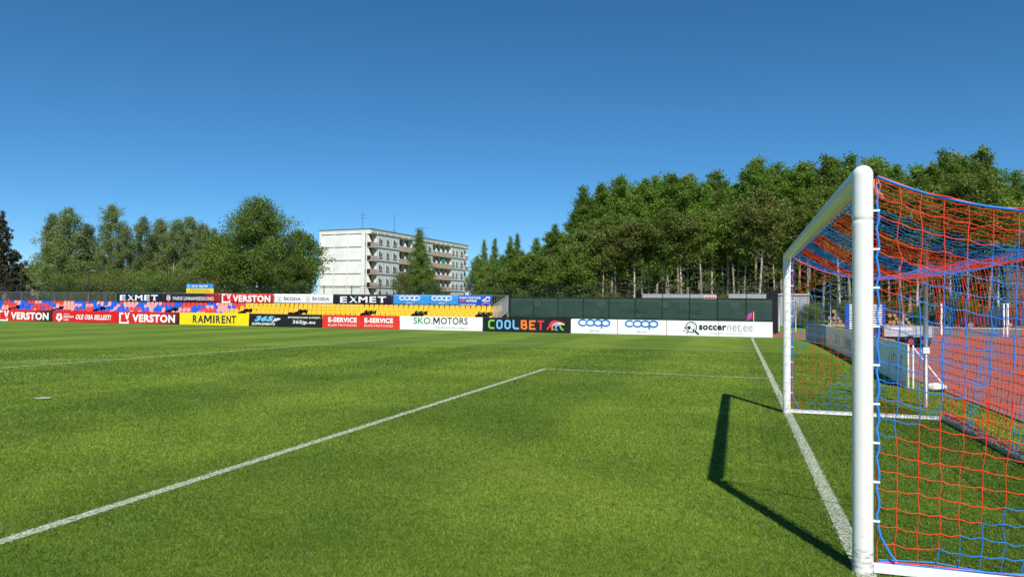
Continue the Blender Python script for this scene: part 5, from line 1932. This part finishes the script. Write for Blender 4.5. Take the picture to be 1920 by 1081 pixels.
# long flat roofed shelters behind the green fence
for (p0, p1, lab) in ((1205, 1343, 'long pale flat roofed shelter behind the green fence, with a small red sign'), (1366, 1441, 'shorter pale flat roofed shelter behind the green fence by the dark panel')):
    Y = 59.0
    xa, xb = xat(p0, Y), xat(p1, Y)
    z = terrain(0, Y)
    zt = zat((p0 + p1) / 2, 551.5, Y) - z
    sh = thing('flat_shelter', lab, 'shelter', ((xa + xb) / 2, Y, z), 'shelters behind the green fence')
    w = (xb - xa) / 2
    b = MB(); b.box(-w, w, 0, 2.2, zt - 0.06, zt)
    b.build('roof', mat('shelter_roof', (0.42, 0.43, 0.45, 1), rough=0.5), sh)
    b = MB(); b.box(-w, w, -0.02, -0.001, zt - 0.36, zt + 0.02)
    b.build('fascia', mat('shelter_fascia', (0.36, 0.37, 0.40, 1), rough=0.5, var=0.1), sh)
    b = MB(); b.box(-w, w, 2.16, 2.20, 0.1, zt - 0.065)
    b.build('back_wall', mat('shelter_back', (0.20, 0.21, 0.22, 1), rough=0.7), sh)
    for q in range(4):
        x = -w + 0.1 + (2 * w - 0.2) * q / 3
        b = MB(); b.tube([(x, 0.06, 0), (x, 0.06, zt - 0.07)], 0.04, n=6)
        b.build('post', STEEL, sh)
    if p0 == 1205:
        b = MB(); b.box(w - 1.0, w - 0.02, -0.04, -0.021, zt - 0.36, zt - 0.10, 0)
        for q in range(6):
            b.box(w - 0.95 + 0.15 * q, w - 0.84 + 0.15 * q, -0.046, -0.041, zt - 0.31, zt - 0.15, 1)
        b.build('small_sign', [P_WHITE, P_CRED], sh)
# white marker posts in the grass beyond the track
for (px, top, bot, lab) in ((1461, 555, 614, 'thin pale post in the grass left of the far goal post'), (1492, 565, 614, 'thin pale post in front of the grey cabin'),
                            (1557, 570, 614, 'thin pale post in front of the left log pile'), (1693, 570, 601, 'thin pale post by the right log pile')):
    Y = 54.5
    x = xat(px, Y); z = terrain(x, Y)
    b = MB(); b.tube([(0, 0, -0.05), (0, 0, zat(px, top, Y) - z)], 0.035, n=7)
    tag(b.build('marker_post', mat('post_pale', (0.58, 0.57, 0.50, 1), rough=0.7, var=0.15), None, True, (x, Y, z)), lab, 'post', 'pale posts beyond the track')
for (px, wd, lab) in ((1765, 0.11, 'white post pair beside the asphalt path, left of it'), (1882, 0.09, 'thinner white post at the right end of the asphalt path'), (1889, 0.13, 'thicker white post at the right end of the asphalt path')):
    Y = 53.0
    x = xat(px, Y)
    b = MB(); b.box(-wd / 2, wd / 2, -0.06, 0.06, 0, zat(px, 570, Y)); b.box(-wd / 2 - 0.02, wd / 2 + 0.02, -0.08, 0.08, zat(px, 570, Y) + 0.001, zat(px, 570, Y) + 0.05)
    tag(b.build('white_post', P_WHITE, None, False, (x, Y, 0)), lab, 'post', 'white posts by the asphalt path')
# dark grey building at the right edge
Y = 66.0
x0 = xat(1886, Y)
z = terrain(0, Y)
db = thing('grey_building', 'dark grey flat building cut off by the right edge of the photo', 'building', (x0, Y, z))
H_ = zat(1900, 487, Y) - z
b = MB(); b.box(0, 14, 0, 8, -0.1, H_)
b.build('wall', mat('dark_render', (0.085, 0.095, 0.11, 1), rough=0.8, var=0.15, scale=0.8), db)
b = MB(); b.box(-0.15, 14.2, -0.15, 8.2, H_, H_ + 0.15)
b.build('roof', DARKM, db)
b = MB(); b.box(1.0, 2.3, -0.04, -0.002, 0.0, 2.1)
b.build('door', mat('door_blue', (0.04, 0.08, 0.17, 1), rough=0.5), db)
b = MB(); b.box(3.0, 4.6, -0.03, -0.002, 1.0, 2.2)
b.build('window', GLASS, db)
# parked dark car by the building
Y = 62.0
xc = xat(1850, Y); z = terrain(0, Y)
car = thing('parked_car', 'dark blue estate car parked beyond the asphalt path', 'car', (xc, Y, z + 0.01))
BODY = mat('car_blue', (0.014, 0.022, 0.05, 1), rough=0.25, spec=0.6)
b = MB()
b.prism([(-2.1, 0.28), (-2.15, 0.62), (-2.0, 0.86), (-1.0, 0.93), (-0.45, 1.40), (1.55, 1.43), (2.02, 0.95), (2.12, 0.70), (2.10, 0.28)], -0.82, 0.82)
b.build('body', BODY, car)
b = MB(); b.prism([(-0.82, 0.95), (-0.38, 1.33), (0.35, 1.36), (0.35, 0.95)], -0.835, -0.821); b.prism([(0.42, 0.95), (0.42, 1.36), (1.48, 1.36), (1.86, 0.97)], -0.835, -0.821)
b.build('side_window', GLASS, car)
for x in (-1.35, 1.32):
    for y in (-0.80, 0.80):
        b = MB(); b.tube([(x, y - 0.1, 0.31), (x, y + 0.1, 0.31)], 0.31, n=18)
        wo = b.build('wheel', mat('rubber', (0.018, 0.018, 0.019, 1), rough=0.85), car)
        b = MB(); b.tube([(x, y - 0.106, 0.31), (x, y + 0.106, 0.31)], 0.19, n=14)
        b.build('rim', STEEL, wo)
b = MB(); b.box(-2.17, -2.10, -0.75, -0.45, 0.62, 0.74)
b.build('headlight', GLASS, car)
# low wooden rail fence beyond the grass
rf = thing('low_rail', 'low pale timber edging along the far side of the grass verge', 'rail', (xat(1560, 60), 60, terrain(0, 60)))
b = MB(); b.box(-5, 16, -0.05, 0.05, 0.10, 0.22)
b.build('beam', mat('pale_timber', (0.40, 0.36, 0.27, 1), rough=0.9, var=0.2), rf)

# ------------------------------------------------------------------ lamps and the dark building at the left
for (px, top, lab, arm) in ((38, 492, 'dark lamp post with a double arm beside the spruce', 1), (165, 508, 'short dark lamp post under the left birches, with a flat pale head', 0), (313, 503, 'thin dark lamp post in front of the crest banner trees', 0)):
    Y = 58.0
    x = xat(px, Y); z = terrain(x, Y)
    h = zat(px, top, Y) - z
    lp = thing('lamp_post', lab, 'lamp post', (x, Y, z), 'lamp posts behind the stand')
    b = MB(); b.tube([(0, 0, 0), (0, 0, h)], [0.07, 0.045], n=8)
    b.build('pole', DARKM, lp)
    for s in ((-1, 1) if arm else (1,)):
        b = MB(); b.tube([(0, 0, h - 0.02), (0.45 * s, 0, h + 0.06)], 0.03, n=6); b.box(min(0.4 * s, 0.85 * s), max(0.4 * s, 0.85 * s), -0.09, 0.09, h + 0.03, h + 0.10)
        b.build('lamp_head', mat('lamp_grey', (0.25, 0.26, 0.27, 1), rough=0.5), lp)
Y = 92.0
xa, xb = xat(26, Y), xat(82, Y)
z = terrain(0, Y)
sb = thing('dark_building', 'low dark flat roofed building in the gap between spruce and birches', 'building', ((xa + xb) / 2, Y, z))
w = (xb - xa) / 2
H_ = zat(50, 519, Y) - z
b = MB(); b.box(-w, w, 0, 8, 0, H_ - 0.5)
b.build('wall', mat('dark_wood', (0.035, 0.028, 0.024, 1), rough=0.8, var=0.2), sb)
b = MB(); b.box(-w - 0.4, w + 0.4, -0.6, 8.3, H_ - 0.5, H_)
b.build('roof', DARKM, sb)
for x in (-0.2 * w, 0.12 * w, 0.45 * w):
    b = MB(); b.box(x, x + 0.8, -0.03, -0.002, 1.3, H_ - 0.8)
    b.build('window', mat('painted_lit_window', (0.35, 0.26, 0.16, 1), rough=0.3), sb)  # lit look of the openings is put into the pane colour
